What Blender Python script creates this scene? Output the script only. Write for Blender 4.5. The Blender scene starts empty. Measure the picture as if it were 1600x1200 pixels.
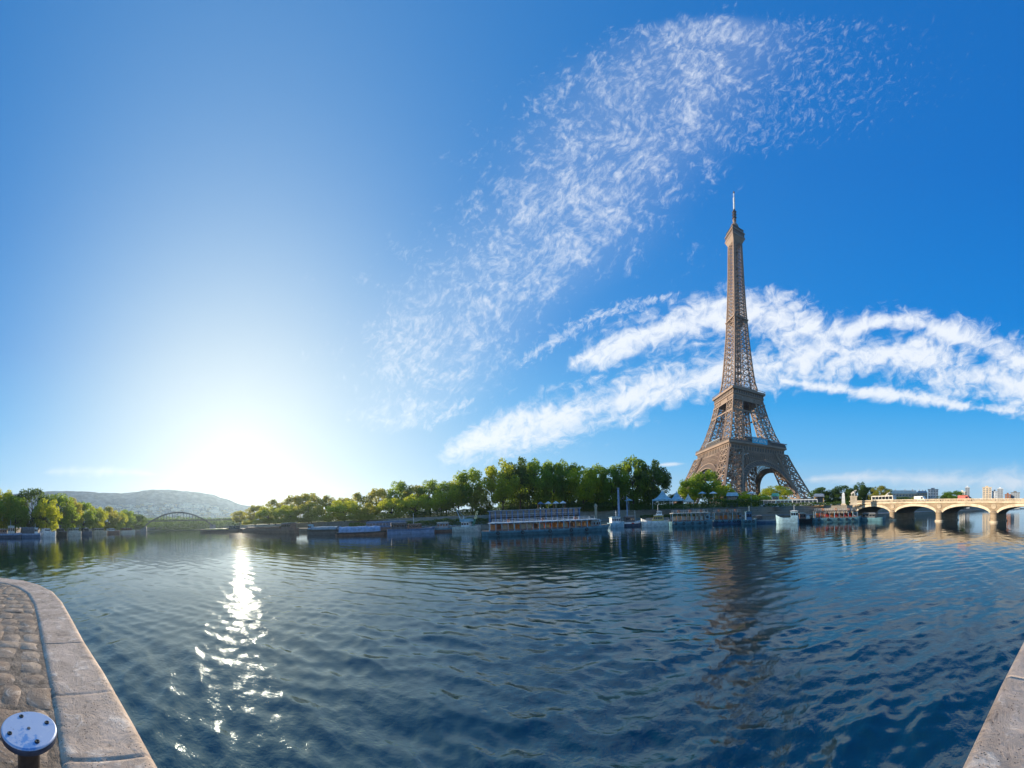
import bpy, math, random
import numpy as np
from mathutils import Vector, Matrix
R_ = math.radians
rng = random.Random(7)
scene = bpy.context.scene
COL = scene.collection

# ------------------------------------------------------------------ camera (cylindrical panorama, slightly rolled)
F, Y0, TX, TY, EYE = 455.23, 810.4, -.0371, -.0051, 5.0
c, s = math.cos(TX), math.sin(TX); Rr = np.array([[c, 0, s], [0, 1, 0], [-s, 0, c]])
c, s = math.cos(TY), math.sin(TY); Rp = np.array([[1, 0, 0], [0, c, s], [0, -s, c]])
RC = Rp @ Rr
cam = bpy.data.cameras.new('camera'); camo = bpy.data.objects.new('camera', cam); COL.objects.link(camo)
cam.type = 'PANO'; cam.panorama_type = 'CENTRAL_CYLINDRICAL'
cam.central_cylindrical_range_u_min = -800 / F; cam.central_cylindrical_range_u_max = 800 / F
cam.central_cylindrical_range_v_min = (Y0 - 1200) / F; cam.central_cylindrical_range_v_max = Y0 / F
cam.central_cylindrical_radius = 1.0
cam.clip_start = .05; cam.clip_end = 20000
m = Matrix((( RC[0][0], RC[2][0], -RC[1][0], 0), (RC[0][1], RC[2][1], -RC[1][1], 0), (RC[0][2], RC[2][2], -RC[1][2], EYE), (0, 0, 0, 1)))
camo.matrix_world = m
scene.camera = camo

def ray(x, y):
    th = (x - 800) / F
    return RC.T @ np.array([math.sin(th), math.cos(th), (Y0 - y) / F])
def at(x, y, z):
    """Point of the horizontal plane z seen at photo pixel (x, y)."""
    v = ray(x, y); k = (z - EYE) / v[2]
    return Vector((v[0] * k, v[1] * k, z))
def polar(x, d, z=0.0):
    v = ray(x, 800); h = math.hypot(v[0], v[1])
    return Vector((v[0] / h * d, v[1] / h * d, z))
def zat(x, y, d):
    v = ray(x, y); h = math.hypot(v[0], v[1])
    return EYE + v[2] / h * d

# ------------------------------------------------------------------ sky and sun
SUN_AZ, SUN_EL = R_(-53.5), R_(13.0)
scene.view_settings.view_transform = 'Standard'; scene.view_settings.look = 'None'
scene.view_settings.exposure = 0.5; scene.view_settings.gamma = 1.0
scene.view_settings.use_curve_mapping = False
scene.cycles.max_bounces = 8; scene.cycles.transparent_max_bounces = 8; scene.cycles.volume_bounces = 0
scene.cycles.caustics_reflective = False; scene.cycles.caustics_refractive = False
scene.cycles.sample_clamp_indirect = 4.0
scene.cycles.sample_clamp_direct = 12.0

class NT:
    """Small shorthand for shader node trees."""
    def __init__(self, tree): self.t = tree; self.n = tree.nodes; self.l = tree.links
    def new(self, kind, **kw):
        n = self.n.new(kind)
        for k, v in kw.items(): setattr(n, k, v)
        return n
    def put(self, sock, v):
        if v is None: return
        if isinstance(v, bpy.types.NodeSocket): self.l.new(v, sock)
        else: sock.default_value = v
    def math(self, op, a, b=None, c=None, clamp=False):
        n = self.new('ShaderNodeMath', operation=op, use_clamp=clamp)
        self.put(n.inputs[0], a); self.put(n.inputs[1], b); self.put(n.inputs[2], c)
        return n.outputs[0]
    def noise(self, vec, scale, detail=5, rough=.55, dist=0.0, dim='3D', w=None):
        n = self.new('ShaderNodeTexNoise', noise_dimensions=dim)
        if vec is not None: self.l.new(vec, n.inputs['Vector'])
        n.inputs['Scale'].default_value = scale; n.inputs['Detail'].default_value = detail
        n.inputs['Roughness'].default_value = rough; n.inputs['Distortion'].default_value = dist
        return n.outputs[0]
    def smooth(self, v, lo, hi, a=0.0, b=1.0):
        n = self.new('ShaderNodeMapRange', interpolation_type='SMOOTHSTEP')
        self.put(n.inputs[0], v); self.put(n.inputs[1], lo); self.put(n.inputs[2], hi); self.put(n.inputs[3], a); self.put(n.inputs[4], b)
        return n.outputs[0]
    def mix(self, f, a, b, blend='MIX'):
        n = self.new('ShaderNodeMix', data_type='RGBA', blend_type=blend)
        self.put(n.inputs[0], f); self.put(n.inputs[6], a); self.put(n.inputs[7], b)
        return n.outputs[2]
    def curve(self, v, pts):
        n = self.new('ShaderNodeFloatCurve'); cu = n.mapping.curves[0]
        n.mapping.use_clip = False
        while len(cu.points) < len(pts): cu.points.new(.5, .5)
        for p, (x, y) in zip(cu.points, pts): p.location = (x, y); p.handle_type = 'AUTO_CLAMPED'
        n.mapping.update(); self.put(n.inputs[1], v)
        return n.outputs[0]
    def combine(self, x, y, z=0.0):
        n = self.new('ShaderNodeCombineXYZ'); self.put(n.inputs[0], x); self.put(n.inputs[1], y); self.put(n.inputs[2], z)
        return n.outputs[0]
    def sep(self, v):
        n = self.new('ShaderNodeSeparateXYZ'); self.l.new(v, n.inputs[0]); return n.outputs

SKY_STRENGTH = 0.10
world = bpy.data.worlds.new('World'); scene.world = world; world.use_nodes = True
wt = NT(world.node_tree); wt.n.clear()
sky = wt.new('ShaderNodeTexSky', sky_type='NISHITA', sun_disc=False)
sky.sun_elevation = SUN_EL; sky.sun_rotation = SUN_AZ
sky.altitude = 0; sky.air_density = 1.0; sky.dust_density = 0.6; sky.ozone_density = 3.0
tc = wt.new('ShaderNodeTexCoord')
d = tc.outputs['Generated']
dz = wt.sep(d)[2]
elev = wt.math('MULTIPLY', wt.math('ARCSINE', dz), 180 / math.pi)
ramp = wt.new('ShaderNodeValToRGB'); wt.put(ramp.inputs[0], wt.math('DIVIDE', elev, 90.0, clamp=True))
stops = [(0, (.46, .60, .69)), (3.5, (.33, .53, .69)), (10, (.11, .38, .67)), (20, (.01, .25, .60)), (32, (.0, .150, .49)), (48, (.0, .102, .40)), (62, (.0, .08, .34)), (90, (.0, .065, .27))]
while len(ramp.color_ramp.elements) < len(stops): ramp.color_ramp.elements.new(.5)
for e, (p, cc) in zip(ramp.color_ramp.elements, stops): e.position = p / 90; e.color = tuple(10 * x for x in cc) + (1,)
# clear blue air of the ramp tempered by the physical sky
skycol = wt.mix(.008, ramp.outputs[0], sky.outputs[0])
# broad aureole round the sun
sdir = (math.sin(SUN_AZ) * math.cos(SUN_EL), math.cos(SUN_AZ) * math.cos(SUN_EL), math.sin(SUN_EL))
dot = wt.new('ShaderNodeVectorMath', operation='DOT_PRODUCT'); wt.l.new(d, dot.inputs[0]); dot.inputs[1].default_value = sdir
ang = wt.math('ARCCOSINE', wt.math('MINIMUM', dot.outputs['Value'], .99999))
ga = wt.math('MULTIPLY', ang, 1 / .55)
gf = wt.math('MULTIPLY', wt.math('EXPONENT', wt.math('MULTIPLY', wt.math('MULTIPLY', ga, ga), -1.0)), 1.0, clamp=True)
gw = wt.math('MULTIPLY', wt.math('EXPONENT', wt.math('MULTIPLY', ang, -1 / .80)), .62)
g1 = wt.math('MULTIPLY', wt.math('EXPONENT', wt.math('MULTIPLY', ang, -1 / .08)), 1.2)
skycol = wt.mix(gw, skycol, (.5, 4.2, 7.1, 1))
gh = wt.math('MULTIPLY', wt.math('MULTIPLY', wt.math('EXPONENT', wt.math('MULTIPLY', wt.math('POWER', wt.math('MULTIPLY', ang, 1 / 1.05), 2.0), -1.0)), wt.math('EXPONENT', wt.math('MULTIPLY', wt.math('MAXIMUM', elev, 0.0), -1 / 19))), .85)
skycol = wt.mix(gh, skycol, (6.0, 6.5, 6.8, 1))
skycol = wt.mix(gf, skycol, (5.1, 5.75, 6.1, 1))
glow = wt.mix(1.0, skycol, wt.combine(g1, wt.math('MULTIPLY', g1, .96), wt.math('MULTIPLY', g1, .84)), 'ADD')
# clouds, placed by bearing and slope in the sky
vr = wt.new('ShaderNodeVectorMath', operation='DOT_PRODUCT'); wt.l.new(d, vr.inputs[0]); vr.inputs[1].default_value = tuple(RC[0])
vf = wt.new('ShaderNodeVectorMath', operation='DOT_PRODUCT'); wt.l.new(d, vf.inputs[0]); vf.inputs[1].default_value = tuple(RC[1])
vu = wt.new('ShaderNodeVectorMath', operation='DOT_PRODUCT'); wt.l.new(d, vu.inputs[0]); vu.inputs[1].default_value = tuple(RC[2])
th = wt.math('ARCTAN2', vr.outputs['Value'], vf.outputs['Value'])
hh = wt.math('SQRT', wt.math('ADD', wt.math('MULTIPLY', vr.outputs['Value'], vr.outputs['Value']), wt.math('MULTIPLY', vf.outputs['Value'], vf.outputs['Value'])))
CX = wt.math('MULTIPLY_ADD', th, F / 1600, .5)
CY = wt.math('MULTIPLY_ADD', wt.math('DIVIDE', vu.outputs['Value'], hh), -F / 1200, Y0 / 1200)
P2 = wt.combine(wt.math('MULTIPLY', CX, 16.0), wt.math('MULTIPLY', CY, 12.0))     # one unit = 100 photo pixels
def rotmap(vec, deg, sx, sy, off=0.0):
    n = wt.new('ShaderNodeMapping'); wt.l.new(vec, n.inputs[0])
    n.vector_type = 'TEXTURE'
    n.inputs['Rotation'].default_value = (0, 0, R_(deg)); n.inputs['Scale'].default_value = (sx, sy, 1); n.inputs['Location'].default_value = (off, off * .7, 0)
    return n.outputs[0]
warp = wt.new('ShaderNodeVectorMath', operation='MULTIPLY_ADD')
wn = wt.new('ShaderNodeTexNoise'); wn.inputs['Scale'].default_value = 1.1; wn.inputs['Detail'].default_value = 4; wt.l.new(P2, wn.inputs['Vector'])
wt.l.new(wn.outputs['Color'], warp.inputs[0]); warp.inputs[1].default_value = (.5, .5, 0); wt.l.new(P2, warp.inputs[2])
PW = warp.outputs[0]
nfib = wt.noise(rotmap(PW, -22, 2.2, .8), 1.9, 8, .62, .4)
nfin = wt.noise(rotmap(PW, -40, 1.0, 1.0, 3), 5.5, 6, .62, .6)
nbig = wt.noise(P2, .75, 3, .5)
nrip = wt.noise(rotmap(PW, -50, 1.45, .85, 9), 10.5, 7, .68, .45)
nclu = wt.noise(PW, 2.3, 4, .6, .3)
ncau = wt.math('ADD', wt.math('MULTIPLY', nfib, .6), wt.math('MULTIPLY', nfin, .4))
def band(axis, pts, wid, other, scale_in, scale_out):
    """1 on the centre line, 0 at the band's edge. pts/wid given in photo pixels."""
    cc = wt.curve(axis, [(a / scale_in, b / scale_out) for a, b in pts])
    ww = wt.curve(axis, [(a / scale_in, b / scale_out) for a, b in wid])
    q = wt.math('DIVIDE', wt.math('ABSOLUTE', wt.math('SUBTRACT', other, cc)), wt.math('MAXIMUM', ww, .0005))
    lo, hi = pts[0][0] / scale_in, pts[-1][0] / scale_in
    inside = wt.smooth(axis, lo - .01, lo + .03)
    if pts[-1][0] < 1600: inside = wt.math('MULTIPLY', inside, wt.smooth(axis, hi + .01, hi - .03))
    return wt.math('SUBTRACT', wt.math('MULTIPLY', wt.math('SUBTRACT', 2.0, wt.math('MINIMUM', q, 2.0)), inside), 1.0)
def cover(b, noise, lo, hi, amp, top):
    v = wt.math('ADD', wt.math('MULTIPLY', b, .55), wt.math('MULTIPLY', wt.math('SUBTRACT', noise, .5), amp))
    return wt.smooth(v, lo, hi, 0.0, top)
B = []
def hband(pts, wid, noise=ncau, lo=-.06, hi=.66, amp=2.7, top=.93):
    B.append(cover(band(CX, pts, wid, CY, 1600, 1200), noise, lo, hi, amp, top))
def vband(pts, wid, noise, lo, hi, amp, top):
    B.append(cover(band(CY, pts, wid, CX, 1200, 1600), noise, lo, hi, amp, top))
# long arch behind the tower: lower, upper and right-hand strands
hband([(660, 722), (760, 690), (880, 650), (1000, 618), (1110, 592), (1200, 574), (1300, 550), (1400, 555), (1500, 578), (1600, 606)],
      [(640, 6), (700, 22), (800, 42), (1000, 50), (1150, 48), (1300, 52), (1450, 50), (1600, 46)])
hband([(860, 582), (900, 566), (980, 532), (1060, 508), (1150, 492), (1230, 500), (1310, 520), (1400, 500), (1500, 528), (1600, 566)],
      [(850, 6), (900, 24), (980, 36), (1100, 40), (1250, 40), (1330, 26), (1400, 24), (1500, 32), (1600, 40)])
hband([(1180, 586), (1290, 606), (1420, 620), (1500, 634), (1600, 644)], [(1170, 3), (1290, 17), (1420, 18), (1500, 18), (1600, 22)], amp=2.2, lo=.12)
# thin wisps between the arch and the fan
hband([(780, 590), (860, 535), (930, 496), (1000, 474), (1090, 450)], [(780, 12), (860, 26), (940, 22), (1040, 10), (1100, 2)], noise=nrip, lo=.18, hi=.9, amp=2.0, top=.6)
hband([(630, 690), (700, 645), (770, 610)], [(620, 4), (700, 22), (780, 8)], noise=nrip, lo=.15, hi=.9, amp=1.8, top=.6)
hband([(540, 728), (570, 712), (600, 692)], [(540, 5), (570, 14), (605, 5)], lo=.1, top=.6)
# high mackerel fan
fan = band(CY, [(10, 1130), (60, 1110), (130, 1040), (200, 985), (300, 920), (400, 832), (500, 715), (600, 662), (690, 605)],
           [(5, 60), (60, 145), (130, 175), (200, 175), (300, 160), (400, 175), (500, 150), (600, 115), (680, 55), (720, 6)], CX, 1200, 1600)
pat = wt.math('ADD', wt.math('MULTIPLY', nrip, .48), wt.math('ADD', wt.math('ADD', wt.math('MULTIPLY', nbig, .18), wt.math('MULTIPLY', nclu, .38)), wt.math('MULTIPLY', wt.math('SUBTRACT', nfin, .5), .35)))
fan = wt.math('MINIMUM', fan, .62)
B.append(wt.math('ADD', cover(fan, pat, .06, 1.35, 3.8, .68), wt.math('MULTIPLY', wt.smooth(fan, -.3, .8), .10)))
# faint streaks trailing off to the right of the fan
vband([(5, 1250), (130, 1230), (260, 1130)], [(5, 190), (60, 250), (150, 260), (250, 130)], nrip, .26, 1.35, 3.4, .26)
# low streaks on the right-hand horizon
hband([(1000, 730), (1040, 726), (1090, 724)], [(1000, 2), (1050, 5), (1095, 3)], lo=.0, hi=.5, amp=.6, top=.75)
hband([(1230, 752), (1350, 746), (1500, 752), (1600, 752)], [(1220, 5), (1350, 17), (1500, 24), (1600, 28)], lo=.0, hi=.8, amp=1.6, top=.8)
hband([(40, 742), (110, 736), (200, 738), (280, 744)], [(40, 4), (110, 14), (200, 12), (280, 3)], lo=.1, hi=.9, amp=1.4, top=.6)
mask = B[0]
for b in B[1:]: mask = wt.math('MAXIMUM', mask, b)
mask = wt.math('MULTIPLY', mask, wt.smooth(CX, -.35, -.3))
final = wt.mix(mask, glow, (6.9, 7.2, 7.6, 1))
bg = wt.new('ShaderNodeBackground'); bg.inputs['Strength'].default_value = SKY_STRENGTH
wt.l.new(final, bg.inputs['Color'])
wo = wt.new('ShaderNodeOutputWorld'); wt.l.new(bg.outputs[0], wo.inputs['Surface'])

sun = bpy.data.lights.new('sun', 'SUN'); sun.energy = 5.0; sun.angle = R_(.53); sun.color = (1.0, .86, .66)
suno = bpy.data.objects.new('sun', sun); COL.objects.link(suno)
suno.rotation_euler = Vector(sdir).to_track_quat('Z', 'Y').to_euler()
suno.location = Vector(sdir) * 900

# ------------------------------------------------------------------ mesh helpers
class MB:
    def __init__(self): self.v = []; self.f = []; self.mi = []
    def face(self, pts, mi=0):
        i = len(self.v); self.v += [tuple(p) for p in pts]; self.f.append(tuple(range(i, i + len(pts)))); self.mi.append(mi)
    def box(self, lo, hi, mi=0, rot=0.0, at=(0, 0, 0)):
        x0, y0, z0 = lo; x1, y1, z1 = hi
        ps = [(x0, y0, z0), (x1, y0, z0), (x1, y1, z0), (x0, y1, z0), (x0, y0, z1), (x1, y0, z1), (x1, y1, z1), (x0, y1, z1)]
        if rot or at != (0, 0, 0):
            cr, sr = math.cos(rot), math.sin(rot)
            ps = [(p[0] * cr - p[1] * sr + at[0], p[0] * sr + p[1] * cr + at[1], p[2] + at[2]) for p in ps]
        self.hexa(ps, mi)
    def hexa(self, ps, mi=0):
        i = len(self.v); self.v += [tuple(p) for p in ps]
        for f in ((0, 3, 2, 1), (4, 5, 6, 7), (0, 1, 5, 4), (1, 2, 6, 5), (2, 3, 7, 6), (3, 0, 4, 7)):
            self.f.append(tuple(i + k for k in f)); self.mi.append(mi)
    def frustum(self, h0, h1, z0, z1, mi=0, cx=0, cy=0):
        ps = [(cx + a * h, cy + b * h, z) for h, z in ((h0, z0), (h1, z1)) for a, b in ((-1, -1), (1, -1), (1, 1), (-1, 1))]
        self.hexa(ps, mi)
    def bar(self, p, q, r, mi=0, n=4, r2=None):
        p, q = Vector(p), Vector(q); ax = (q - p)
        if ax.length < 1e-6: return
        ax.normalize(); up = Vector((0, 0, 1)) if abs(ax.z) < .95 else Vector((1, 0, 0))
        u = ax.cross(up).normalized(); w = ax.cross(u)
        r2 = r if r2 is None else r2; i = len(self.v)
        for base, rr in ((p, r), (q, r2)):
            for k in range(n):
                a = 2 * math.pi * (k + .5) / n; self.v.append(tuple(base + u * math.cos(a) * rr + w * math.sin(a) * rr))
        for k in range(n):
            k2 = (k + 1) % n; self.f.append((i + k, i + k2, i + n + k2, i + n + k)); self.mi.append(mi)
        self.f.append(tuple(i + k for k in reversed(range(n)))); self.f.append(tuple(i + n + k for k in range(n))); self.mi += [mi, mi]
    def lathe(self, prof, n=16, cx=0, cy=0, mi=0, sx=1, sy=1):
        i = len(self.v)
        for r, z in prof:
            for k in range(n):
                a = 2 * math.pi * k / n; self.v.append((cx + r * math.cos(a) * sx, cy + r * math.sin(a) * sy, z))
        for j in range(len(prof) - 1):
            for k in range(n):
                k2 = (k + 1) % n; self.f.append((i + j * n + k, i + j * n + k2, i + (j + 1) * n + k2, i + (j + 1) * n + k)); self.mi.append(mi)
        self.f.append(tuple(i + k for k in reversed(range(n)))); self.f.append(tuple(i + (len(prof) - 1) * n + k for k in range(n))); self.mi += [mi, mi]
    def mesh(self, name, mats):
        me = bpy.data.meshes.new(name); me.from_pydata(self.v, [], self.f); me.update()
        for mm in (mats if isinstance(mats, (list, tuple)) else [mats]): me.materials.append(mm)
        me.polygons.foreach_set('material_index', self.mi)
        return me
    def build(self, name, mats, parent=None, smooth=False, loc=None):
        me = self.mesh(name, mats)
        if smooth: me.polygons.foreach_set('use_smooth', [True] * len(me.polygons))
        return link(name, me, parent, loc)
def link(name, me, parent=None, loc=None):
    o = bpy.data.objects.new(name, me); COL.objects.link(o); o.parent = parent
    if loc is not None: o.location = loc
    return o
def tag(o, label=None, cat=None, group=None, kind=None):
    if label: o['label'] = label
    if cat: o['category'] = cat
    if group: o['group'] = group
    if kind: o['kind'] = kind
    return o
def thing(name, label, cat, loc=(0, 0, 0), rz=0.0, group=None):
    o = bpy.data.objects.new(name, None); COL.objects.link(o); o.location = loc; o.rotation_euler = (0, 0, rz); o.empty_display_size = .5
    return tag(o, label, cat, group)
def kids(o): return [x for x in bpy.data.objects if x.parent is o]
def dup(root, loc, rz=0.0, scale=(1, 1, 1), label=None):
    r = root.copy(); COL.objects.link(r); r.location = loc; r.rotation_euler = (0, 0, rz); r.scale = scale
    if label: r['label'] = label
    for ch in kids(root):
        k = ch.copy(); COL.objects.link(k); k.parent = r
        for g in kids(ch):
            q = g.copy(); COL.objects.link(q); q.parent = k
    return r

# ------------------------------------------------------------------ materials
def mat(name, col, rough=.6, metal=0.0, var=.25, vscale=1.0, bump=0.0, bscale=8.0, spec=.4):
    mt = bpy.data.materials.new(name); mt.use_nodes = True; nt = NT(mt.node_tree)
    p = nt.n['Principled BSDF']; p.inputs['Roughness'].default_value = rough; p.inputs['Metallic'].default_value = metal
    p.inputs['Specular IOR Level'].default_value = spec
    co = nt.new('ShaderNodeTexCoord').outputs['Object']
    n = nt.noise(co, vscale, 5, .6)
    lo = tuple(x * (1 - var) for x in col) + (1,); hi = tuple(min(1, x * (1 + var)) for x in col) + (1,)
    nt.l.new(nt.mix(nt.smooth(n, .3, .7), lo, hi), p.inputs['Base Color'])
    if bump:
        b = nt.new('ShaderNodeBump'); b.inputs['Strength'].default_value = bump; b.inputs['Distance'].default_value = .02
        nt.l.new(nt.noise(co, bscale, 6, .65), b.inputs['Height']); nt.l.new(b.outputs[0], p.inputs['Normal'])
    return mt
M = {}
def mk(name, *a, **k): M[name] = mat(name, *a, **k); return M[name]
mk('iron', (.29, .19, .13), .55, .0, .15, .08)
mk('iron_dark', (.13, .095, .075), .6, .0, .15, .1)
mk('antenna_white', (.62, .64, .66), .5)
mk('banner_blue', (.06, .48, .68), .5)
mk('white', (.78, .78, .76), .45)
mk('offwhite', (.62, .58, .50), .55)
mk('cream', (.56, .45, .32), .7, vscale=.3)
mk('tan_stone', (.46, .36, .25), .8, vscale=.4)
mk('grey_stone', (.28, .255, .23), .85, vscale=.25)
mk('concrete', (.36, .35, .33), .8, vscale=.2)
mk('navy', (.075, .105, .16), .35)
mk('blue', (.08, .16, .28), .4)
mk('tarp_blue', (.26, .36, .52), .55)
mk('teal', (.11, .24, .29), .4)
mk('cyan', (.34, .52, .60), .45)
mk('column_blue', (.12, .22, .42), .5)
mk('black', (.02, .021, .023), .4)
mk('charcoal', (.11, .11, .115), .5)
mk('maroon', (.26, .14, .10), .5)
mk('rust', (.24, .09, .04), .7)
mk('red', (.5, .04, .03), .45)
mk('orange', (.65, .20, .04), .5)
mk('wood', (.40, .22, .09), .6)
mk('varnish', (.56, .36, .17), .45)
mk('yellow', (.62, .44, .10), .5)
mk('pale_green', (.12, .42, .28), .5)
mk('zinc', (.26, .29, .33), .4, .3)
mk('glass', (.015, .022, .03), .08, spec=.8)
mk('glass_blue', (.04, .09, .13), .08, spec=.8)
mk('bark', (.09, .065, .045), .9, vscale=.2)
mk('hedge_dark', (.018, .03, .012), .9, vscale=1.5)
mk('grass', (.06, .10, .025), .9, vscale=.05)
mk('asphalt', (.07, .07, .07), .85, vscale=.05)
mk('skin', (.5, .32, .24), .6)

def leaf_material(name, dark, light, trans, tw=.45):
    mt = bpy.data.materials.new(name); mt.use_nodes = True; nt = NT(mt.node_tree); p = nt.n['Principled BSDF']
    g = nt.new('ShaderNodeNewGeometry'); oi = nt.new('ShaderNodeObjectInfo')
    f = nt.math('ADD', nt.math('MULTIPLY', g.outputs['Random Per Island'], .7), nt.math('MULTIPLY', oi.outputs['Random'], .3))
    colr = nt.mix(f, dark + (1,), light + (1,)); nt.l.new(colr, p.inputs['Base Color']); p.inputs['Roughness'].default_value = .55
    p.inputs['Specular IOR Level'].default_value = .25
    tr = nt.new('ShaderNodeBsdfTranslucent'); nt.l.new(nt.mix(f, tuple(x * .6 for x in trans) + (1,), trans + (1,)), tr.inputs[0])
    ms = nt.new('ShaderNodeMixShader'); ms.inputs[0].default_value = tw
    nt.l.new(p.outputs[0], ms.inputs[1]); nt.l.new(tr.outputs[0], ms.inputs[2]); nt.l.new(ms.outputs[0], nt.n['Material Output'].inputs[0])
    M[name] = mt
leaf_material('leaf_green', (.045, .11, .014), (.16, .26, .03), (.52, .68, .05), .58)
leaf_material('leaf_yellow', (.16, .22, .012), (.32, .38, .025), (.85, .86, .05), .6)
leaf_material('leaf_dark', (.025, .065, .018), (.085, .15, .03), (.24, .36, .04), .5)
leaf_material('leaf_olive', (.12, .13, .018), (.24, .25, .035), (.80, .72, .09), .6)

# ------------------------------------------------------------------ water
def water():
    mt = bpy.data.materials.new('river_water'); mt.use_nodes = True; nt = NT(mt.node_tree); p = nt.n['Principled BSDF']
    p.inputs['Base Color'].default_value = (.001, .020, .028, 1); p.inputs['Roughness'].default_value = .052
    p.inputs['IOR'].default_value = 2.0; p.inputs['Specular IOR Level'].default_value = .5; p.inputs['Specular Tint'].default_value = (.72, .95, 1, 1)
    co = nt.new('ShaderNodeTexCoord').outputs['Object']
    def mp(rz, sx, sy):
        n = nt.new('ShaderNodeMapping'); nt.l.new(co, n.inputs[0]); n.inputs['Rotation'].default_value = (0, 0, R_(rz)); n.inputs['Scale'].default_value = (sx, sy, 1); return n.outputs[0]
    a = nt.noise(mp(20, 1, 1.5), .55, 4, .55, .5)
    b = nt.noise(mp(-30, 1, 1.3), 2.6, 4, .6, .4)
    cdd = nt.noise(mp(65, 1, 1.2), .12, 3, .5, .3)
    fine = nt.noise(mp(10, 1, 1.4), 8.0, 3, .62, .3)
    ln = nt.new('ShaderNodeVectorMath', operation='LENGTH'); nt.l.new(co, ln.inputs[0])
    gust = nt.smooth(ln.outputs['Value'], 5.0, 42.0, 1.0, .10)          # livelier ripples rebounding off the quay wall
    gust = nt.math('MULTIPLY', gust, nt.smooth(nt.noise(co, .16, 3, .5), .36, .62, .35, 1.25))
    h = nt.math('ADD', nt.math('ADD', nt.math('MULTIPLY', a, .26), nt.math('MULTIPLY', b, nt.math('MULTIPLY_ADD', gust, .42, .06))), nt.math('ADD', nt.math('MULTIPLY', cdd, .2), nt.math('MULTIPLY', fine, nt.math('MULTIPLY_ADD', gust, .17, .01))))
    bp = nt.new('ShaderNodeBump'); bp.inputs['Strength'].default_value = 1.0; bp.inputs['Distance'].default_value = .045
    nt.l.new(h, bp.inputs['Height']); nt.l.new(bp.outputs[0], p.inputs['Normal'])
    M['water'] = mt
    r = [1.0]
    while r[-1] < 170: r.append(r[-1] * 1.0085)
    r += [200, 300, 600, 1200, 2600, 5200]
    r = np.array(r); na = 1100; th = np.linspace(-math.pi, math.pi, na, endpoint=False)
    # denser angular spacing not needed: 1100 segments keep 0.3 m cells at 50 m
    X = r[:, None] * np.sin(th)[None]; Yy = r[:, None] * np.cos(th)[None]; Z = np.zeros_like(X); DX = np.zeros_like(X); DY = np.zeros_like(X)
    g = np.random.default_rng(3)
    cell = np.maximum(r * .0085, r * 2 * math.pi / na)[:, None]
    wind = R_(205)
    for k in range(130):
        lam = .28 * (6.0 / .28) ** g.random() ** 1.1; a_ = wind + g.normal(0, .62); ph = g.random() * 6.283
        amp = .0026 * lam ** .62 * (1.0 + .75 * math.exp(-((math.log(lam) - .15) / .55) ** 2))
        kx, ky = math.sin(a_) * 2 * math.pi / lam, math.cos(a_) * 2 * math.pi / lam
        env = np.clip(lam / cell / 3 - .6, 0, 1) * np.clip((170 - r) / 60, 0, 1)[:, None]
        grp = .5 + .5 * np.sin(X * g.normal(0, .11) + Yy * g.normal(0, .11) + g.random() * 6)
        q = kx * X + ky * Yy + ph
        env = env * (.38 + 1.15 * np.exp(-(r / 22.0) ** 1.5))[:, None]
        Z += amp * env * grp * np.cos(q); DX -= .9 * amp * env * grp * math.sin(a_) * np.sin(q); DY -= .9 * amp * env * grp * math.cos(a_) * np.sin(q)
    V = np.stack([X + DX, Yy + DY, Z], -1).reshape(-1, 3)
    nr = len(r); i = np.arange(nr - 1)[:, None] * na; j = np.arange(na)[None]; j2 = (j + 1) % na
    Q = np.stack([i + j, i + na + j, i + na + j2, i + j2], -1).reshape(-1, 4)[:, ::-1]
    me = bpy.data.meshes.new('river_water'); me.vertices.add(len(V)); me.vertices.foreach_set('co', V.ravel())
    me.loops.add(Q.size); me.loops.foreach_set('vertex_index', Q.ravel().astype(np.int32)); me.polygons.add(len(Q))
    me.polygons.foreach_set('loop_start', np.arange(0, Q.size, 4, dtype=np.int32)); me.polygons.foreach_set('loop_total', np.full(len(Q), 4, np.int32))
    me.polygons.foreach_set('use_smooth', np.ones(len(Q), bool)); me.update(); me.validate()
    if me.polygons[0].normal.z < 0: me.flip_normals()
    me.materials.append(mt)
    tag(link('river_water', me), 'rippling blue river filling the middle of the view', 'river', kind='structure')
water()

# ------------------------------------------------------------------ banks
BANK = [(-2600, 2000), (-900, 640), (-520, 315), (-300, 240), (-130, 166), (-60, 130), (-10, 128), (40, 130), (84, 112), (106, 92), (124, 68), (131, 52), (160, 44), (300, 18), (700, -60), (2600, -520)]
def offset(poly, dist):
    out = []
    for i, p in enumerate(poly):
        a = Vector(poly[max(i - 1, 0)]); b = Vector(poly[min(i + 1, len(poly) - 1)]); t = (b - a).normalized()
        out.append((p[0] - t.y * dist, p[1] + t.x * dist))
    return out
def strip_mesh(name, rows, mts, mis, closed=False, sub=1):
    """rows: list of (polyline, z); one face strip between consecutive rows."""
    mb = MB()
    for k in range(len(rows) - 1):
        (pa, za), (pb, zb) = rows[k], rows[k + 1]
        for i in range(len(pa) - 1):
            mb.face([(*pa[i], za), (*pa[i + 1], za), (*pb[i + 1], zb), (*pb[i], zb)], mis[k])
    return mb.build(name, mts)
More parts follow.
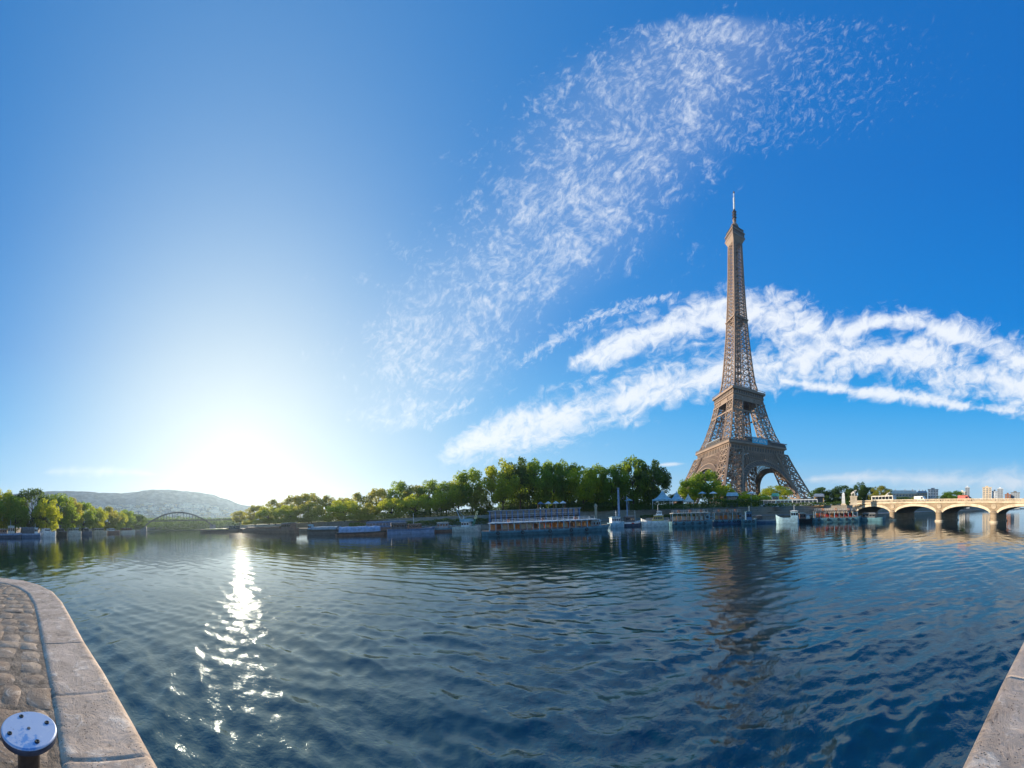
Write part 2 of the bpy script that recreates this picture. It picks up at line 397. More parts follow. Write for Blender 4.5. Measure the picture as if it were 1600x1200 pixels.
def block_stone(name, col, sx, sy, mortar=.5):
    mt = bpy.data.materials.new(name); mt.use_nodes = True; nt = NT(mt.node_tree); p = nt.n['Principled BSDF']; p.inputs['Roughness'].default_value = .85
    co = nt.new('ShaderNodeTexCoord').outputs['Object']; xyz = nt.sep(co)
    u = nt.math('ADD', xyz[0], nt.math('MULTIPLY', xyz[1], .8))
    br = nt.new('ShaderNodeTexBrick'); br.inputs['Scale'].default_value = 1.0; br.inputs['Brick Width'].default_value = sx; br.inputs['Row Height'].default_value = sy; br.inputs['Mortar Size'].default_value = .04
    nt.l.new(nt.combine(u, xyz[2]), br.inputs['Vector'])
    br.inputs['Color1'].default_value = tuple(x * .8 for x in col) + (1,); br.inputs['Color2'].default_value = tuple(x * 1.15 for x in col) + (1,); br.inputs['Mortar'].default_value = tuple(x * mortar for x in col) + (1,)
    n = nt.noise(co, .35, 6, .65)
    nt.l.new(nt.mix(nt.smooth(n, .35, .7, 0, .55), br.outputs[0], tuple(x * .55 for x in col) + (1,)), p.inputs['Base Color'])
    M[name] = mt
block_stone('quay_blocks', (.36, .30, .23), 1.6, .6)
o = strip_mesh('far_embankment', [(BANK, -1), (BANK, 2.0), (offset(BANK, 11), 2.3), (offset(BANK, 11.4), 6.6), (offset(BANK, 12.1), 6.6), (offset(BANK, 12.2), 6.0), (offset(BANK, 26), 6.2)],
               [M['quay_blocks'], M['grey_stone'], M['asphalt']], [0, 1, 0, 1, 1, 2])
tag(o, 'two stepped stone quay along the far side of the river', 'quay', kind='structure')
o = strip_mesh('far_ground', [(offset(BANK, 26), 6.2), (offset(BANK, 90), 10.5), (offset(BANK, 170), 12.0), (offset(BANK, 420), 12.5), (offset(BANK, 2600), 14)], [M['grass'], M['grey_stone']], [0, 1, 0, 0])
tag(o, 'level ground behind the far quay', 'ground', kind='structure')
LB = [(-2600, 1500), (-900, 500), (-540, 235), (-472, 142), (-430, 68), (-352, -8), (-262, -34), (-178, -52), (-60, -46), (-14, -14)]
o = strip_mesh('near_embankment', [(LB, -1), (LB, 2.0), (offset(LB, -10), 2.3), (offset(LB, -10.4), 6.5), (offset(LB, -60), 7.5), (offset(LB, -900), 12)][::1], [M['quay_blocks'], M['grey_stone'], M['grass']], [0, 1, 0, 1, 2])
tag(o, 'stone embankment on the left behind the moored houseboats', 'quay', kind='structure')

# foreground quay: kerb of long stones, rough cobbles behind it
def stone_material(name, col, dark, light):
    mt = bpy.data.materials.new(name); mt.use_nodes = True; nt = NT(mt.node_tree); p = nt.n['Principled BSDF']; p.inputs['Roughness'].default_value = .82
    co = nt.new('ShaderNodeTexCoord').outputs['Object']
    n1 = nt.noise(co, 1.6, 9, .72); n2 = nt.noise(co, 13, 4, .6); n4 = nt.noise(co, 5.0, 8, .75, .6)
    vo = nt.new('ShaderNodeTexVoronoi'); vo.inputs['Scale'].default_value = 38; nt.l.new(co, vo.inputs['Vector'])
    cc = nt.mix(nt.smooth(n1, .36, .64), dark + (1,), col + (1,))
    cc = nt.mix(nt.smooth(n4, .52, .66, 0, .8), cc, light + (1,)); cc = nt.mix(nt.smooth(n4, .44, .33, 0, .85), cc, tuple(x * .45 for x in dark) + (1,))
    pit = nt.math('MULTIPLY', nt.smooth(vo.outputs['Distance'], .26, .08), nt.smooth(n2, .46, .56))
    cc = nt.mix(nt.math('MULTIPLY', pit, .8), cc, (.05, .038, .03, 1))
    nt.l.new(cc, p.inputs['Base Color'])
    b = nt.new('ShaderNodeBump'); b.inputs['Strength'].default_value = .85; b.inputs['Distance'].default_value = .02
    nt.l.new(nt.math('SUBTRACT', nt.math('ADD', nt.math('MULTIPLY', n4, 1.1), nt.math('MULTIPLY', n2, .35)), nt.math('MULTIPLY', pit, .5)), b.inputs['Height']); nt.l.new(b.outputs[0], p.inputs['Normal'])
    M[name] = mt
stone_material('kerb_granite', (.66, .485, .36), (.44, .315, .225), (.86, .70, .55))
stone_material('cobble', (.50, .36, .245), (.28, .19, .125), (.70, .54, .40))
QZ = 3.4
OUT = [(-9.75, -2.6), (-9.62, -1.75), (-9.2, -.95), (-8.5, -.42), (-7.7, -.06), (-6.6, .16), (-5.2, .32), (-4.25, .42), (-3.3, .55), (-2.4, .64), (-1.88, .68), (-.6, .62), (.6, .35), (1.73, .05), (2.6, -.30), (3.42, -.66), (6, -1.9), (10, -4.2), (30, -16), (80, -50), (200, -140)]
INN = [(-9.05, -2.6), (-8.95, -2.0), (-8.6, -1.45), (-8.1, -1.02), (-7.35, -.68), (-6.3, -.45), (-5.0, -.28), (-4.2, -.19), (-3.25, -.08), (-2.45, .01), (-1.95, .05), (-.7, .0), (.4, -.27), (1.45, -.56), (2.3, -.91), (3.1, -1.25), (5.7, -2.5), (9.7, -4.8), (29.7, -16.7), (79.6, -50.7), (199, -141)]
def lerp2(a, b, t): return (a[0] + (b[0] - a[0]) * t, a[1] + (b[1] - a[1]) * t)
def resample(poly_a, poly_b, step):
    A, B_, L = [], [], []
    acc = 0.0
    for i in range(len(poly_a) - 1):
        ln = math.dist(poly_a[i], poly_a[i + 1]); n = max(1, int(ln / step))
        for k in range(n):
            A.append(lerp2(poly_a[i], poly_a[i + 1], k / n)); B_.append(lerp2(poly_b[i], poly_b[i + 1], k / n)); L.append(acc + ln * k / n)
        acc += ln
    A.append(poly_a[-1]); B_.append(poly_b[-1]); L.append(acc)
    return A, B_, L
def kerb():
    mb = MB(); A, B_, L = resample(OUT[:17], INN[:17], .017); r = random.Random(5)
    # joints between the long stones
    joints = []; p = 0.9
    while p < L[-1]: joints.append(p); p += r.uniform(.85, 1.35)
    W = 14
    prof = [i / W for i in range(W + 1)]
    idx = []
    def hgt(u, l):
        e = -.028 * max(0, (u - .93) / .07) ** 2 - .02 * max(0, (.05 - u) / .05) ** 2
        jd = min(abs(l - q) for q in joints); e -= .030 * max(0, 1 - (jd / .011) ** 2) * .45
        e += .002 * math.sin(l * 2.1 + u * 3) + r.gauss(0, .0007)
        return QZ + e
    for (a, b, l) in zip(A, B_, L):
        row = []
        for u in prof:
            q = lerp2(b, a, u); row.append(len(mb.v)); mb.v.append((q[0], q[1], hgt(u, l)))
        n = Vector((a[0] - b[0], a[1] - b[1])).normalized()
        row.append(len(mb.v)); mb.v.append((a[0] + n.x * .012, a[1] + n.y * .012, QZ - .06))
        row.append(len(mb.v)); mb.v.append((a[0] + n.x * .012, a[1] + n.y * .012, QZ - .38))
        idx.append(row)
    for i in range(len(idx) - 1):
        for k in range(len(idx[0]) - 1):
            mb.f.append((idx[i][k], idx[i + 1][k], idx[i + 1][k + 1], idx[i][k + 1])); mb.mi.append(0)
    o = mb.build('quay_kerb', M['kerb_granite'], smooth=True)
    tag(o, 'kerb of long pale granite stones edging the foreground quay', 'kerb', kind='structure')
    w = MB()
    lowA = [(p[0], p[1]) for p in OUT]
    for i in range(len(OUT) - 1):
        a, b = OUT[i], OUT[i + 1]
        w.face([(*a, QZ - .38), (*b, QZ - .38), (*b, -1.5), (*a, -1.5)])
    w.face([(*OUT[0], QZ - .03), (*OUT[0], -1.5), (OUT[0][0], -14, -1.5), (OUT[0][0], -14, QZ - .03)])
    for i in range(16, len(OUT) - 1):
        w.face([(*OUT[i], QZ), (*OUT[i + 1], QZ), (*INN[i + 1], QZ), (*INN[i], QZ)]); w.face([(*OUT[i], QZ), (*OUT[i + 1], QZ), (*OUT[i + 1], QZ - .38), (*OUT[i], QZ - .38)])
    o = w.build('quay_wall', M['quay_blocks'])
    tag(o, 'foreground quay wall dropping into the water', 'quay', kind='structure')
kerb()
def cobbles():
    mb = MB(); r = random.Random(11)
    # bed
    for i in range(len(INN) - 1):
        a, b = INN[i], INN[i + 1]
        mb.face([(*a, QZ - .0165), (*b, QZ - .0165), (b[0], b[1] - 60, QZ - .0165), (a[0], a[1] - 60, QZ - .0165)], 1)
    A = [p for p in INN[:12]]
    # rows of setts running away from the kerb
    def edge_y(x):
        for i in range(len(INN) - 1):
            if INN[i][0] <= x <= INN[i + 1][0]: return lerp2(INN[i], INN[i + 1], (x - INN[i][0]) / (INN[i + 1][0] - INN[i][0] + 1e-9))[1]
        return None
    x = -8.95
    while x < 2.2:
        wx = r.uniform(.20, .42)
        ey = edge_y(x + wx / 2)
        if ey is None: x += wx; continue
        y = ey - .015 - r.uniform(0, .05)
        while y > ey - 2.6:
            ly = r.uniform(.16, .44); g = .006
            x0, x1, y0, y1 = x + g, x + wx - g * .4, y - ly + g, y - g * .4
            z = QZ + r.gauss(-.005, .004); jx = [r.gauss(0, .022) for _ in range(8)]
            i = len(mb.v); n = 5
            for a in range(n):
                for b in range(n):
                    u, v = a / (n - 1), b / (n - 1); eu, ev = abs(u * 2 - 1), abs(v * 2 - 1)
                    dz = -.004 * (eu ** 8 + ev ** 8) + r.gauss(0, .0025); 
                    if eu == 1 or ev == 1: dz -= .012
                    mb.v.append((x0 + (x1 - x0) * u + jx[0] * v + jx[1] * (1 - v), y0 + (y1 - y0) * v + jx[2] * u + jx[3] * (1 - u), z + dz + (jx[4] * (u - .5) + jx[5] * (v - .5)) * .5))
            for a in range(n - 1):
                for b in range(n - 1):
                    q = i + a * n + b; mb.f.append((q, q + n, q + n + 1, q + 1)); mb.mi.append(0)
            y -= ly
        x += wx
    o = mb.build('quay_paving', [M['cobble'], M['hedge_dark']], smooth=True)
    o.data.materials[1] = mat('joint_dirt', (.27, .20, .14), .95, 0, .5, 9, .8, 40)
    tag(o, 'worn brown stone setts behind the quay kerb', 'paving', kind='structure')
cobbles()

# mooring bollard with a flat round cap
def bollard():
    cpos = at(45, 1138, 3.74); t = thing('mooring_bollard', 'flat topped pale blue steel bollard on the foreground cobbles', 'bollard', (cpos.x, cpos.y, QZ - .02))
    mt = bpy.data.materials.new('worn_blue_steel'); mt.use_nodes = True; nt = NT(mt.node_tree); p = nt.n['Principled BSDF']; p.inputs['Roughness'].default_value = .38; p.inputs['Metallic'].default_value = .35
    co = nt.new('ShaderNodeTexCoord').outputs['Object']
    a = nt.noise(co, 7, 5, .65); b = nt.noise(co, 30, 5, .7)
    cc = nt.mix(nt.smooth(a, .52, .62), (.46, .52, .68, 1), (.14, .30, .60, 1)); cc = nt.mix(nt.smooth(b, .55, .75, 0, .8), cc, (.62, .64, .72, 1)); cc = nt.mix(nt.smooth(b, .36, .26, 0, .8), cc, (.10, .08, .09, 1))
    nt.l.new(cc, p.inputs['Base Color']); M['bollard_blue'] = mt
    M['bollard_rim'] = mat('bollard_rim', (.05, .07, .12), .5, .3, .4, 12)
    h = .36; R0 = .178
    mb = MB(); mb.lathe([(R0 * .90, h - .052), (R0, h - .040), (R0, h - .010), (R0 * .985, h - .003), (R0 * .95, h), (.001, h)], 48); cap = mb.build('cap', [mt, M['bollard_rim']], t)
    cap.data.polygons.foreach_set('material_index', [1 if f.center.z < h - .011 else 0 for f in cap.data.polygons])
    cap.data.polygons.foreach_set('use_smooth', [len(f.vertices) == 4 and abs(f.normal.z) < .9 for f in cap.data.polygons])
    mb = MB(); mb.lathe([(.15, .0), (.15, .03), (.085, .05), (.07, .12), (.07, h - .06), (.10, h - .052)], 28); mb.build('post', mat('bollard_post', (.07, .05, .04), .6, .2, .4, 9), t, smooth=True)
    for k in range(4):
        an = R_(28 + 90 * k); mb = MB(); mb.lathe([(.0155, h - .001), (.0155, h + .004), (.011, h + .006), (.001, h + .002)], 14, .128 * math.cos(an), .128 * math.sin(an)); mb.build('bolt', M['black'], t)
    mb = MB(); mb.lathe([(.011, h - .001), (.011, h + .003), (.001, h + .004)], 14); mb.build('centre_pin', M['charcoal'], t)
bollard()
# ------------------------------------------------------------------ haze over the distance
def haze():
    mb = MB(); mb.box((-3200, -1300, -4), (3000, 2700, 352)); o = mb.build('haze', None or [])
    mt = bpy.data.materials.new('haze_air'); mt.use_nodes = True; nt = mt.node_tree; nt.nodes.clear()
    v = nt.nodes.new('ShaderNodeVolumePrincipled'); v.inputs['Color'].default_value = (.66, .86, 1, 1); v.inputs['Density'].default_value = .00011; v.inputs['Anisotropy'].default_value = .55
    out = nt.nodes.new('ShaderNodeOutputMaterial'); nt.links.new(v.outputs[0], out.inputs['Volume'])
    o.data.materials.append(mt); tag(o, 'thin pale air over the far river', 'haze', kind='stuff')
    o.display_type = 'WIRE'
haze()

# ------------------------------------------------------------------ lattice tower
TB, TD, TPHI, TG = .7861, 321.9, .5984, 12.9
def tower():
    t = thing('lattice_tower', 'tall brown iron lattice tower on four curved legs', 'tower', (TD * math.sin(TB), TD * math.cos(TB), TG), TPHI - TB)
    HO = [(-4, 59), (0, 57.4), (20, 48.6), (40, 40.4), (50, 36.8), (57.6, 33.6), (70, 28.4), (90, 22.6), (105, 19.4), (115.7, 17.2), (122, 13.9), (135, 12.3), (150, 10.9), (180, 8.7), (210, 7.2), (240, 6.1), (280, 5.2)]
    HI = [(-4, 37.5), (0, 36), (20, 30), (40, 24.0), (50, 20.6), (57.6, 18.2), (70, 14.5), (90, 10.6), (105, 8.2), (115.7, 6.5)]
    def ip(tab, h):
        for (a, x), (b, y) in zip(tab, tab[1:]):
            if h <= b: return x + (y - x) * (h - a) / (b - a)
        return tab[-1][1]
    wo = lambda h: ip(HO, h)
    wi = lambda h: ip(HI, h)
    stages = [[-4, 3, 10, 17, 24, 31, 38, 44, 50], [57.6, 64, 71, 78, 85, 92, 98, 104, 110, 115.7]]
    for sx in (-1, 1):
        for sy in (-1, 1):
            mb = MB()
            for st, hs in enumerate(stages):
                ch = 1.25 - .45 * st; br = .50 - .12 * st
                C = lambda k, h: [(sx * wo(h), sy * wo(h), h), (sx * wo(h), sy * wi(h), h), (sx * wi(h), sy * wi(h), h), (sx * wi(h), sy * wo(h), h)][k]
                for h0, h1 in zip(hs, hs[1:]):
                    for k in range(4):
                        k2 = (k + 1) % 4
                        mb.bar(C(k, h0), C(k, h1), ch, 0)
                        mb.bar(C(k, h1), C(k2, h1), br * 1.25, 0)
                        # double diagonals with a middle post
                        m0 = [(a + b) / 2 for a, b in zip(C(k, h0), C(k2, h0))]; m1 = [(a + b) / 2 for a, b in zip(C(k, h1), C(k2, h1))]
                        mb.bar(C(k, h0), m1, br); mb.bar(m0, C(k, h1), br); mb.bar(C(k2, h0), m1, br); mb.bar(m0, C(k2, h1), br)
                        mb.bar(m0, m1, br * 1.1)
            leg = mb.build('leg', M['iron'], t)
            mb = MB(); q0, q1 = wi(0) - 2, wo(0) + 2
            mb.hexa([(sx * a, sy * b, z) for z, e in ((-8, 1.5), (-3.2, 0)) for a, b in (((q0 - e), (q0 - e)), ((q1 + e), (q0 - e)), ((q1 + e), (q1 + e)), ((q0 - e), (q1 + e)))])
            mb.build('masonry_base', M['tan_stone'], leg)
    # four decorative arches and the spandrel lattice above them
    for k in range(4):
        a = k * math.pi / 2; ca, sa = math.cos(a), math.sin(a)
        P = lambda x, h, out=0.0: (x * ca + (wo(h) - 1.2 + out) * sa, x * sa - (wo(h) - 1.2 + out) * ca, h)
        mb = MB(); n = 30; RI, RO, HC = 31.5, 36.2, 4.0
        for i in range(n):
            a0, a1 = math.pi * (.045 + .91 * i / n), math.pi * (.045 + .91 * (i + 1) / n)
            pts = []
            for an in (a0, a1):
                for r in (RI, RO):
                    x, h = r * math.cos(an), HC + r * math.sin(an)
                    pts.append((P(x, h, .8), P(x, h, -2.2)))
            (f00, b00), (f01, b01), (f10, b10), (f11, b11) = pts
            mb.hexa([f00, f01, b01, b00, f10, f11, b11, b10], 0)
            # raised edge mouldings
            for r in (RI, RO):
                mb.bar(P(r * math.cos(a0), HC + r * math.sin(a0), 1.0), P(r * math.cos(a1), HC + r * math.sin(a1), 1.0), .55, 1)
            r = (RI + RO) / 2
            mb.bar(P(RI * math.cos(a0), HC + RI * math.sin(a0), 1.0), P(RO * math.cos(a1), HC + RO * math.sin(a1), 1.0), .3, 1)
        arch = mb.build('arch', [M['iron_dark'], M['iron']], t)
        mb = MB(); xs = [-33 + 2.75 * i for i in range(25)]
        def low(x): return min(HC + math.sqrt(max(RO * RO - x * x, 0)), 49) if abs(x) < RO else 16
        for i, x in enumerate(xs):
            lo_ = max(low(x), 0)
            lim = wi(30) + 4
            if abs(x) < 33: mb.bar(P(x, lo_), P(x * .98, 49.5), .34)
            if i + 1 < len(xs):
                x2 = xs[i + 1]; h = max(low(x), low(x2))
                while h < 49:
                    h2 = min(h + 4, 49.5); mb.bar(P(x, h), P(x2, h2), .26); mb.bar(P(x2, h), P(x, h2), .26); mb.bar(P(x, h2), P(x2, h2), .22); h = h2
        mb.build('spandrel_lattice', M['iron'], arch)
    # first platform
    mb = MB(); H1 = 33.8
    for z0, z1, w, e in ((48.2, 49.4, 35.6, 3), (54.6, 55.6, 35.0, 2), (55.6, 57.6, 36.4, 5), (49.4, 54.6, 34.4, 1.6)):
        for k in range(4):
            mb.box((-w, -w, z0), (w - e, -w + e, z1), 0, k * math.pi / 2)
    for k in range(4):                      # arcaded frieze
        for i in range(21):
            x = -33.4 + 3.34 * i
            mb.box((x - .42, -35.1, 49.4), (x + .42, -34.4, 54.6), 0, k * math.pi / 2)
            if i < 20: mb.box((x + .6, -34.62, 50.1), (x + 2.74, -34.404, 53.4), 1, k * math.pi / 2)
    for k in range(4): mb.box((-33.4, -33.4, 55.0), (14, -14, 56.0), 1, k * math.pi / 2)
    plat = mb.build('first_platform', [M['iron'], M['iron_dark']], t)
    mb = MB()
    for k in range(4):
        a = k * math.pi / 2
        for i in range(36): mb.box((-36 + 2 * i - .1, -36.1, 57.6), (-36 + 2 * i + .1, -35.9, 59.4), 0, a)
        mb.box((-36.1, -36.15, 59.4), (35.8, -35.85, 59.8), 0, a); mb.box((-36.1, -36.05, 57.7), (35.8, -35.95, 58.9), 0, a)
    mb.build('railing', M['iron_dark'], plat)
    for k in range(4):
        a = k * math.pi / 2; mb = MB()
        mb.box((-14, -33.0, 57.6), (14, -23, 63.4), 0, a); mb.box((-14.8, -33.8, 63.4), (14.8, -22.5, 64.3), 1, a)
        for i in range(9): mb.box((-13 + 3 * i, -33.1, 58.4), (-13 + 3 * i + 2, -32.99, 62.4), 2, a)
        if k == 0:
            mb.box((17, -35.0, 58), (35.4, -31, 61.2), 0, a); mb.box((16.4, -36.0, 61.2), (37.5, -30.5, 62.0), 1, a)
        mb.build('pavilion', [M['iron_dark'], M['zinc'], M['glass']], t)
    mb = MB(); mb.box((-9.5, -36.5, 57.5), (9.5, -36.25, 62.6)); ban = mb.build('banner', M['banner_blue'], t); ban['label'] = 'bright blue banner with white lettering'
    mb = MB(); r = random.Random(2)
    for i, (x, w) in enumerate([(-7.6, 1.8), (-5.4, 1.2), (-3.9, 1.3), (-1.0, 1.3), (.7, 1.0), (2.1, 1.6), (4.8, 1.2), (6.3, 1.6)]):
        mb = MB(); q = [(x, 58.9), (x + .5, 58.9), (x + .5, 59.6 if i % 2 else 60.6), (x + w, 59.6 if i % 2 else 60.6), (x + w, 60.1 if i % 2 else 61.2), (x, 61.2 if i % 2 == 0 else 60.1)]
        if i % 2: q = [(x, 58.9), (x + w, 58.9), (x + w, 59.5), (x + .5, 59.5), (x + .5, 61.2), (x, 61.2)]
        k_ = len(q); mb.face([(a, -36.6, b) for a, b in q]); mb.face([(a, -36.5, b) for a, b in q[::-1]])
        for j in range(k_): (a, b), (e, f_) = q[j], q[(j + 1) % k_]; mb.face([(e, -36.6, f_), (a, -36.6, b), (a, -36.5, b), (e, -36.5, f_)])
        mb.build('letter', M['white'], ban)
    # second platform
    mb = MB(); w2 = 20.3
    for z0, z1, w, e in ((109.6, 110.6, 19.8, 2), (110.6, 114.2, 19.2, 1.4), (114.2, 116.4, 21.0, 4), (103.4, 104.6, 20.6, .8), (105.4, 109.6, 18.9, .5)):
        for k in range(4): mb.box((-w, -w, z0), (w - e, -w + e, z1), 0, k * math.pi / 2)
    for k in range(4):
        mb.box((-18, -18, 112.0), (4, -4, 113.0), 1, k * math.pi / 2)
        for i in range(14):
            x = -18.9 + 2.9 * i; mb.box((x - .3, -19.7, 110.6), (x + .3, -19.2, 114.2), 0, k * math.pi / 2)
            if i < 13: mb.box((x + .5, -19.38, 111.1), (x + 2.4, -19.204, 113.7), 1, k * math.pi / 2)
    mb.box((-13.5, -13.5, 116.4), (13.5, 13.5, 119.6), 1); mb.box((-14.8, -14.8, 119.6), (14.8, 14.8, 120.4), 0)
    p2 = mb.build('second_platform', [M['iron'], M['iron_dark']], t)
    mb = MB()
    for k in range(4):
        a = k * math.pi / 2; mb.box((-20.9, -20.95, 117.8), (20.6, -20.7, 118.1), 0, a)
        for i in range(22): mb.box((-20.8 + 1.98 * i - .08, -20.9, 116.4), (-20.8 + 1.98 * i + .08, -20.75, 117.8), 0, a)
    mb.build('railing', M['iron_dark'], p2)
    # belts between the legs below the second platform
    for hb in (93.0,):
        mb = MB(); w = wo(hb) + .25
        for k in range(4):
            mb.box((-w, -w, hb - .7), (w - .8, -w + .8, hb + .7), 0, k * math.pi / 2)
        mb.build('belt', M['iron'], t)
    # upper shaft
    mb = MB(); hs = [120.4]
    while hs[-1] < 276: hs.append(min(276, hs[-1] + max(3.6, wo(hs[-1]) * .52)))
    for h0, h1 in zip(hs, hs[1:]):
        g = max(0, min(1, (h0 - 120) / 150)); ch, br = 1.0 - .35 * g, .36 - .10 * g
        for k in range(4):
            a = k * math.pi / 2; ca, sa = math.cos(a), math.sin(a)
            Q = lambda u, h: (u * wo(h) * ca + wo(h) * sa, u * wo(h) * sa - wo(h) * ca, h)
            v = .40 + .2 * g
            mb.bar(Q(-1, h0), Q(-1, h1), ch)
            mb.bar(Q(-v, h0), Q(-v, h1), ch * .5); mb.bar(Q(v, h0), Q(v, h1), ch * .5)
            for u0, u1 in ((-1, -v), (v, 1)):
                mb.bar(Q(u0, h0), Q(u1, h1), br); mb.bar(Q(u1, h0), Q(u0, h1), br)
            mb.bar(Q(-1, h1), Q(1, h1), br * 1.15)
            mb.bar(Q(-v, h0), Q(v, h1), br * .8); mb.bar(Q(v, h0), Q(-v, h1), br * .8)
    for u in (-1, 1):
        for w in (-1, 1): mb.bar((u * 2.2, w * 2.2, 118), (u * 1.9, w * 1.9, 276), .55, 1)
    for h in range(124, 276, 8): mb.box((-2.4, -2.4, h), (2.4, 2.4, h + .6), 1)
    mb.build('shaft', [M['iron'], M['iron_dark']], t)
    mb = MB(); mb.frustum(9.0, 9.3, 195.2, 196.2); mb.frustum(6.5, 6.5, 196.2, 199.4, 1); mb.build('halfway_landing', [M['iron'], M['iron_dark']], t)
    # top
    mb = MB(); mb.frustum(5.2, 7.6, 267, 272); mb.frustum(7.9, 7.9, 272, 273.4); mb.frustum(7.2, 7.2, 273.4, 277.2, 1); mb.frustum(7.9, 7.9, 277.2, 278.2); mb.frustum(6.9, 6.6, 278.2, 281.6, 1); mb.frustum(7.1, 6.0, 281.6, 282.8)
    for k in range(4):
        for i in range(9): mb.box((-7.2 + 1.8 * i - .15, -7.45, 273.4), (-7.2 + 1.8 * i + .15, -7.21, 277.2), 0, k * math.pi / 2)
    top = mb.build('top_cabin', [M['iron'], M['iron_dark']], t, loc=(0, 0, 8.5))
    mb = MB(); mb.lathe([(5.0, 282.8), (4.9, 285), (4.3, 287.4), (3.0, 289.4), (1.7, 290.4), (1.7, 293.5), (2.1, 293.6), (2.1, 294.2), (1.2, 295.5)], 16); mb.build('dome', M['iron'], top, smooth=True)
    mb = MB(); mb.bar((0, 0, 303), (0, 0, 314), 1.15, 0, 8, .9); mb.bar((0, 0, 314), (0, 0, 326), 1.0, 1, 8); mb.bar((0, 0, 326), (0, 0, 331), .5, 1, 6); mb.bar((0, 0, 331), (0, 0, 332.2), .9, 0, 6)
    for h in (305, 308, 311): mb.box((-1.9, -1.9, h), (1.9, 1.9, h + .5), 0)
    mb.build('antenna', [M['iron_dark'], M['antenna_white']], t)
tower()

# ------------------------------------------------------------------ stone road bridge on the right
def road_bridge():
    A = Vector((118, 45)); Bv = Vector((-26, -75)); ux = Bv.normalized(); L = 79.4
    t = thing('arched_bridge', 'low cream stone road bridge with wide shallow arches', 'bridge', (A.x, A.y, 0), math.atan2(ux.y, ux.x))
    # local x runs along the bridge towards the viewer's bank, local y = +left = away from the viewer
    W = 15.0; PS = .2585 * L; first = .193 * L; top = 6.75; spring = 2.3; rise = 3.35
    piers = [first + PS * k for k in range(-1, 6)]
    pw = 1.05
    for k in range(len(piers) - 1):
        x0, x1 = piers[k] + pw, piers[k + 1] - pw; mb = MB(); n = 20
        def arc(u): return spring + rise * math.sqrt(max(0, 1 - (2 * u - 1) ** 2 * .97))
        for i in range(n):
            u0, u1 = i / n, (i + 1) / n; xa, xb = x0 + (x1 - x0) * u0, x0 + (x1 - x0) * u1; za, zb = arc(u0), arc(u1)
            mb.face([(xa, 0, za), (xb, 0, zb), (xb, 0, top), (xa, 0, top)], 0)
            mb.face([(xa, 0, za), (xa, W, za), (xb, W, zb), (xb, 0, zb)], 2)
            mb.face([(xa, W, za), (xa, W, top), (xb, W, top), (xb, W, zb)], 0)
            # pale voussoir ring
            mb.hexa([(xa, -.22, za - .02), (xb, -.22, zb - .02), (xb, -.002, zb - .02), (xa, -.002, za - .02), (xa, -.22, za + .95), (xb, -.22, zb + .95), (xb, -.002, zb + .95), (xa, -.002, za + .95)], 1)
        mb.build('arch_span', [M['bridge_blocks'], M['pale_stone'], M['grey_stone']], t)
    for x in piers:
        mb = MB(); mb.box((x - pw, .001, -2), (x + pw, W - .001, top - .01), 0)
        mb.lathe([(1.2, -2), (1.2, spring + .7), (1.38, spring + .8), (1.38, spring + 1.1), (.65, spring + 1.7), (.05, spring + 1.9)], 16, x, -.2, 0)
        mb.lathe([(1.2, -2), (1.2, spring + .9), (.6, spring + 1.7), (.05, spring + 1.9)], 16, x, W + .2, 0)
        mb.lathe([(1.6, -2), (1.6, .4), (1.4, .55)], 16, x, -.2, 1); mb.lathe([(1.6, -2), (1.6, .4), (1.4, .55)], 16, x, W + .2, 1)
        pr = mb.build('pier', [M['bridge_blocks'], M['pale_stone']], t)
        mb = MB()                                   # carved wreath on the spandrel above each pier
        mb.lathe([(.9, -.30), (1.0, -.15), (.9, 0), (.5, 0)], 14); o = mb.build('wreath', M['tan_stone'], pr, loc=(x, -.25, spring + 3.3)); o.rotation_euler = (R_(90), 0, 0)
    xa, xb = piers[0] - 3, piers[-1] + 12
    mb = MB(); mb.box((xa, -.35, top), (xb, W + .35, top + .45), 1); mb.box((xa, -.15, top + .45), (xb, .35, top + .65), 0); mb.box((xa, W - .35, top + .45), (xb, W + .15, top + .65), 0)
    mb.box((xa, -.2, top + 1.25), (xb, .4, top + 1.5), 1); mb.box((xa, W - .4, top + 1.25), (xb, W + .2, top + 1.5), 1)
    x = xa + .4
    while x < xb:
        mb.box((x - .16, -.05, top + .65), (x + .16, .25, top + 1.25), 0); mb.box((x - .16, W - .25, top + .65), (x + .16, W + .05, top + 1.25), 0); x += .62
    for x in [p + dx for p in piers for dx in (0, PS / 2)]:
        mb.box((x - .5, -.24, top + .452), (x + .5, .44, top + 1.56), 0)
    mb.build('parapet', [M['tan_stone'], M['pale_stone']], t)
    mb = MB(); mb.box((xa, .4, top + .30), (xb, W - .4, top + .454)); mb.build('roadway', M['asphalt'], t)
    return t, A, ux, top
mk('pale_stone', (.64, .52, .37), .8, vscale=.5)
block_stone('bridge_blocks', (.42, .31, .20), 1.3, .55, .5)
bridge, BA, BU, BTOP = road_bridge()
BN = Vector((-BU.y, BU.x))          # away from the viewer

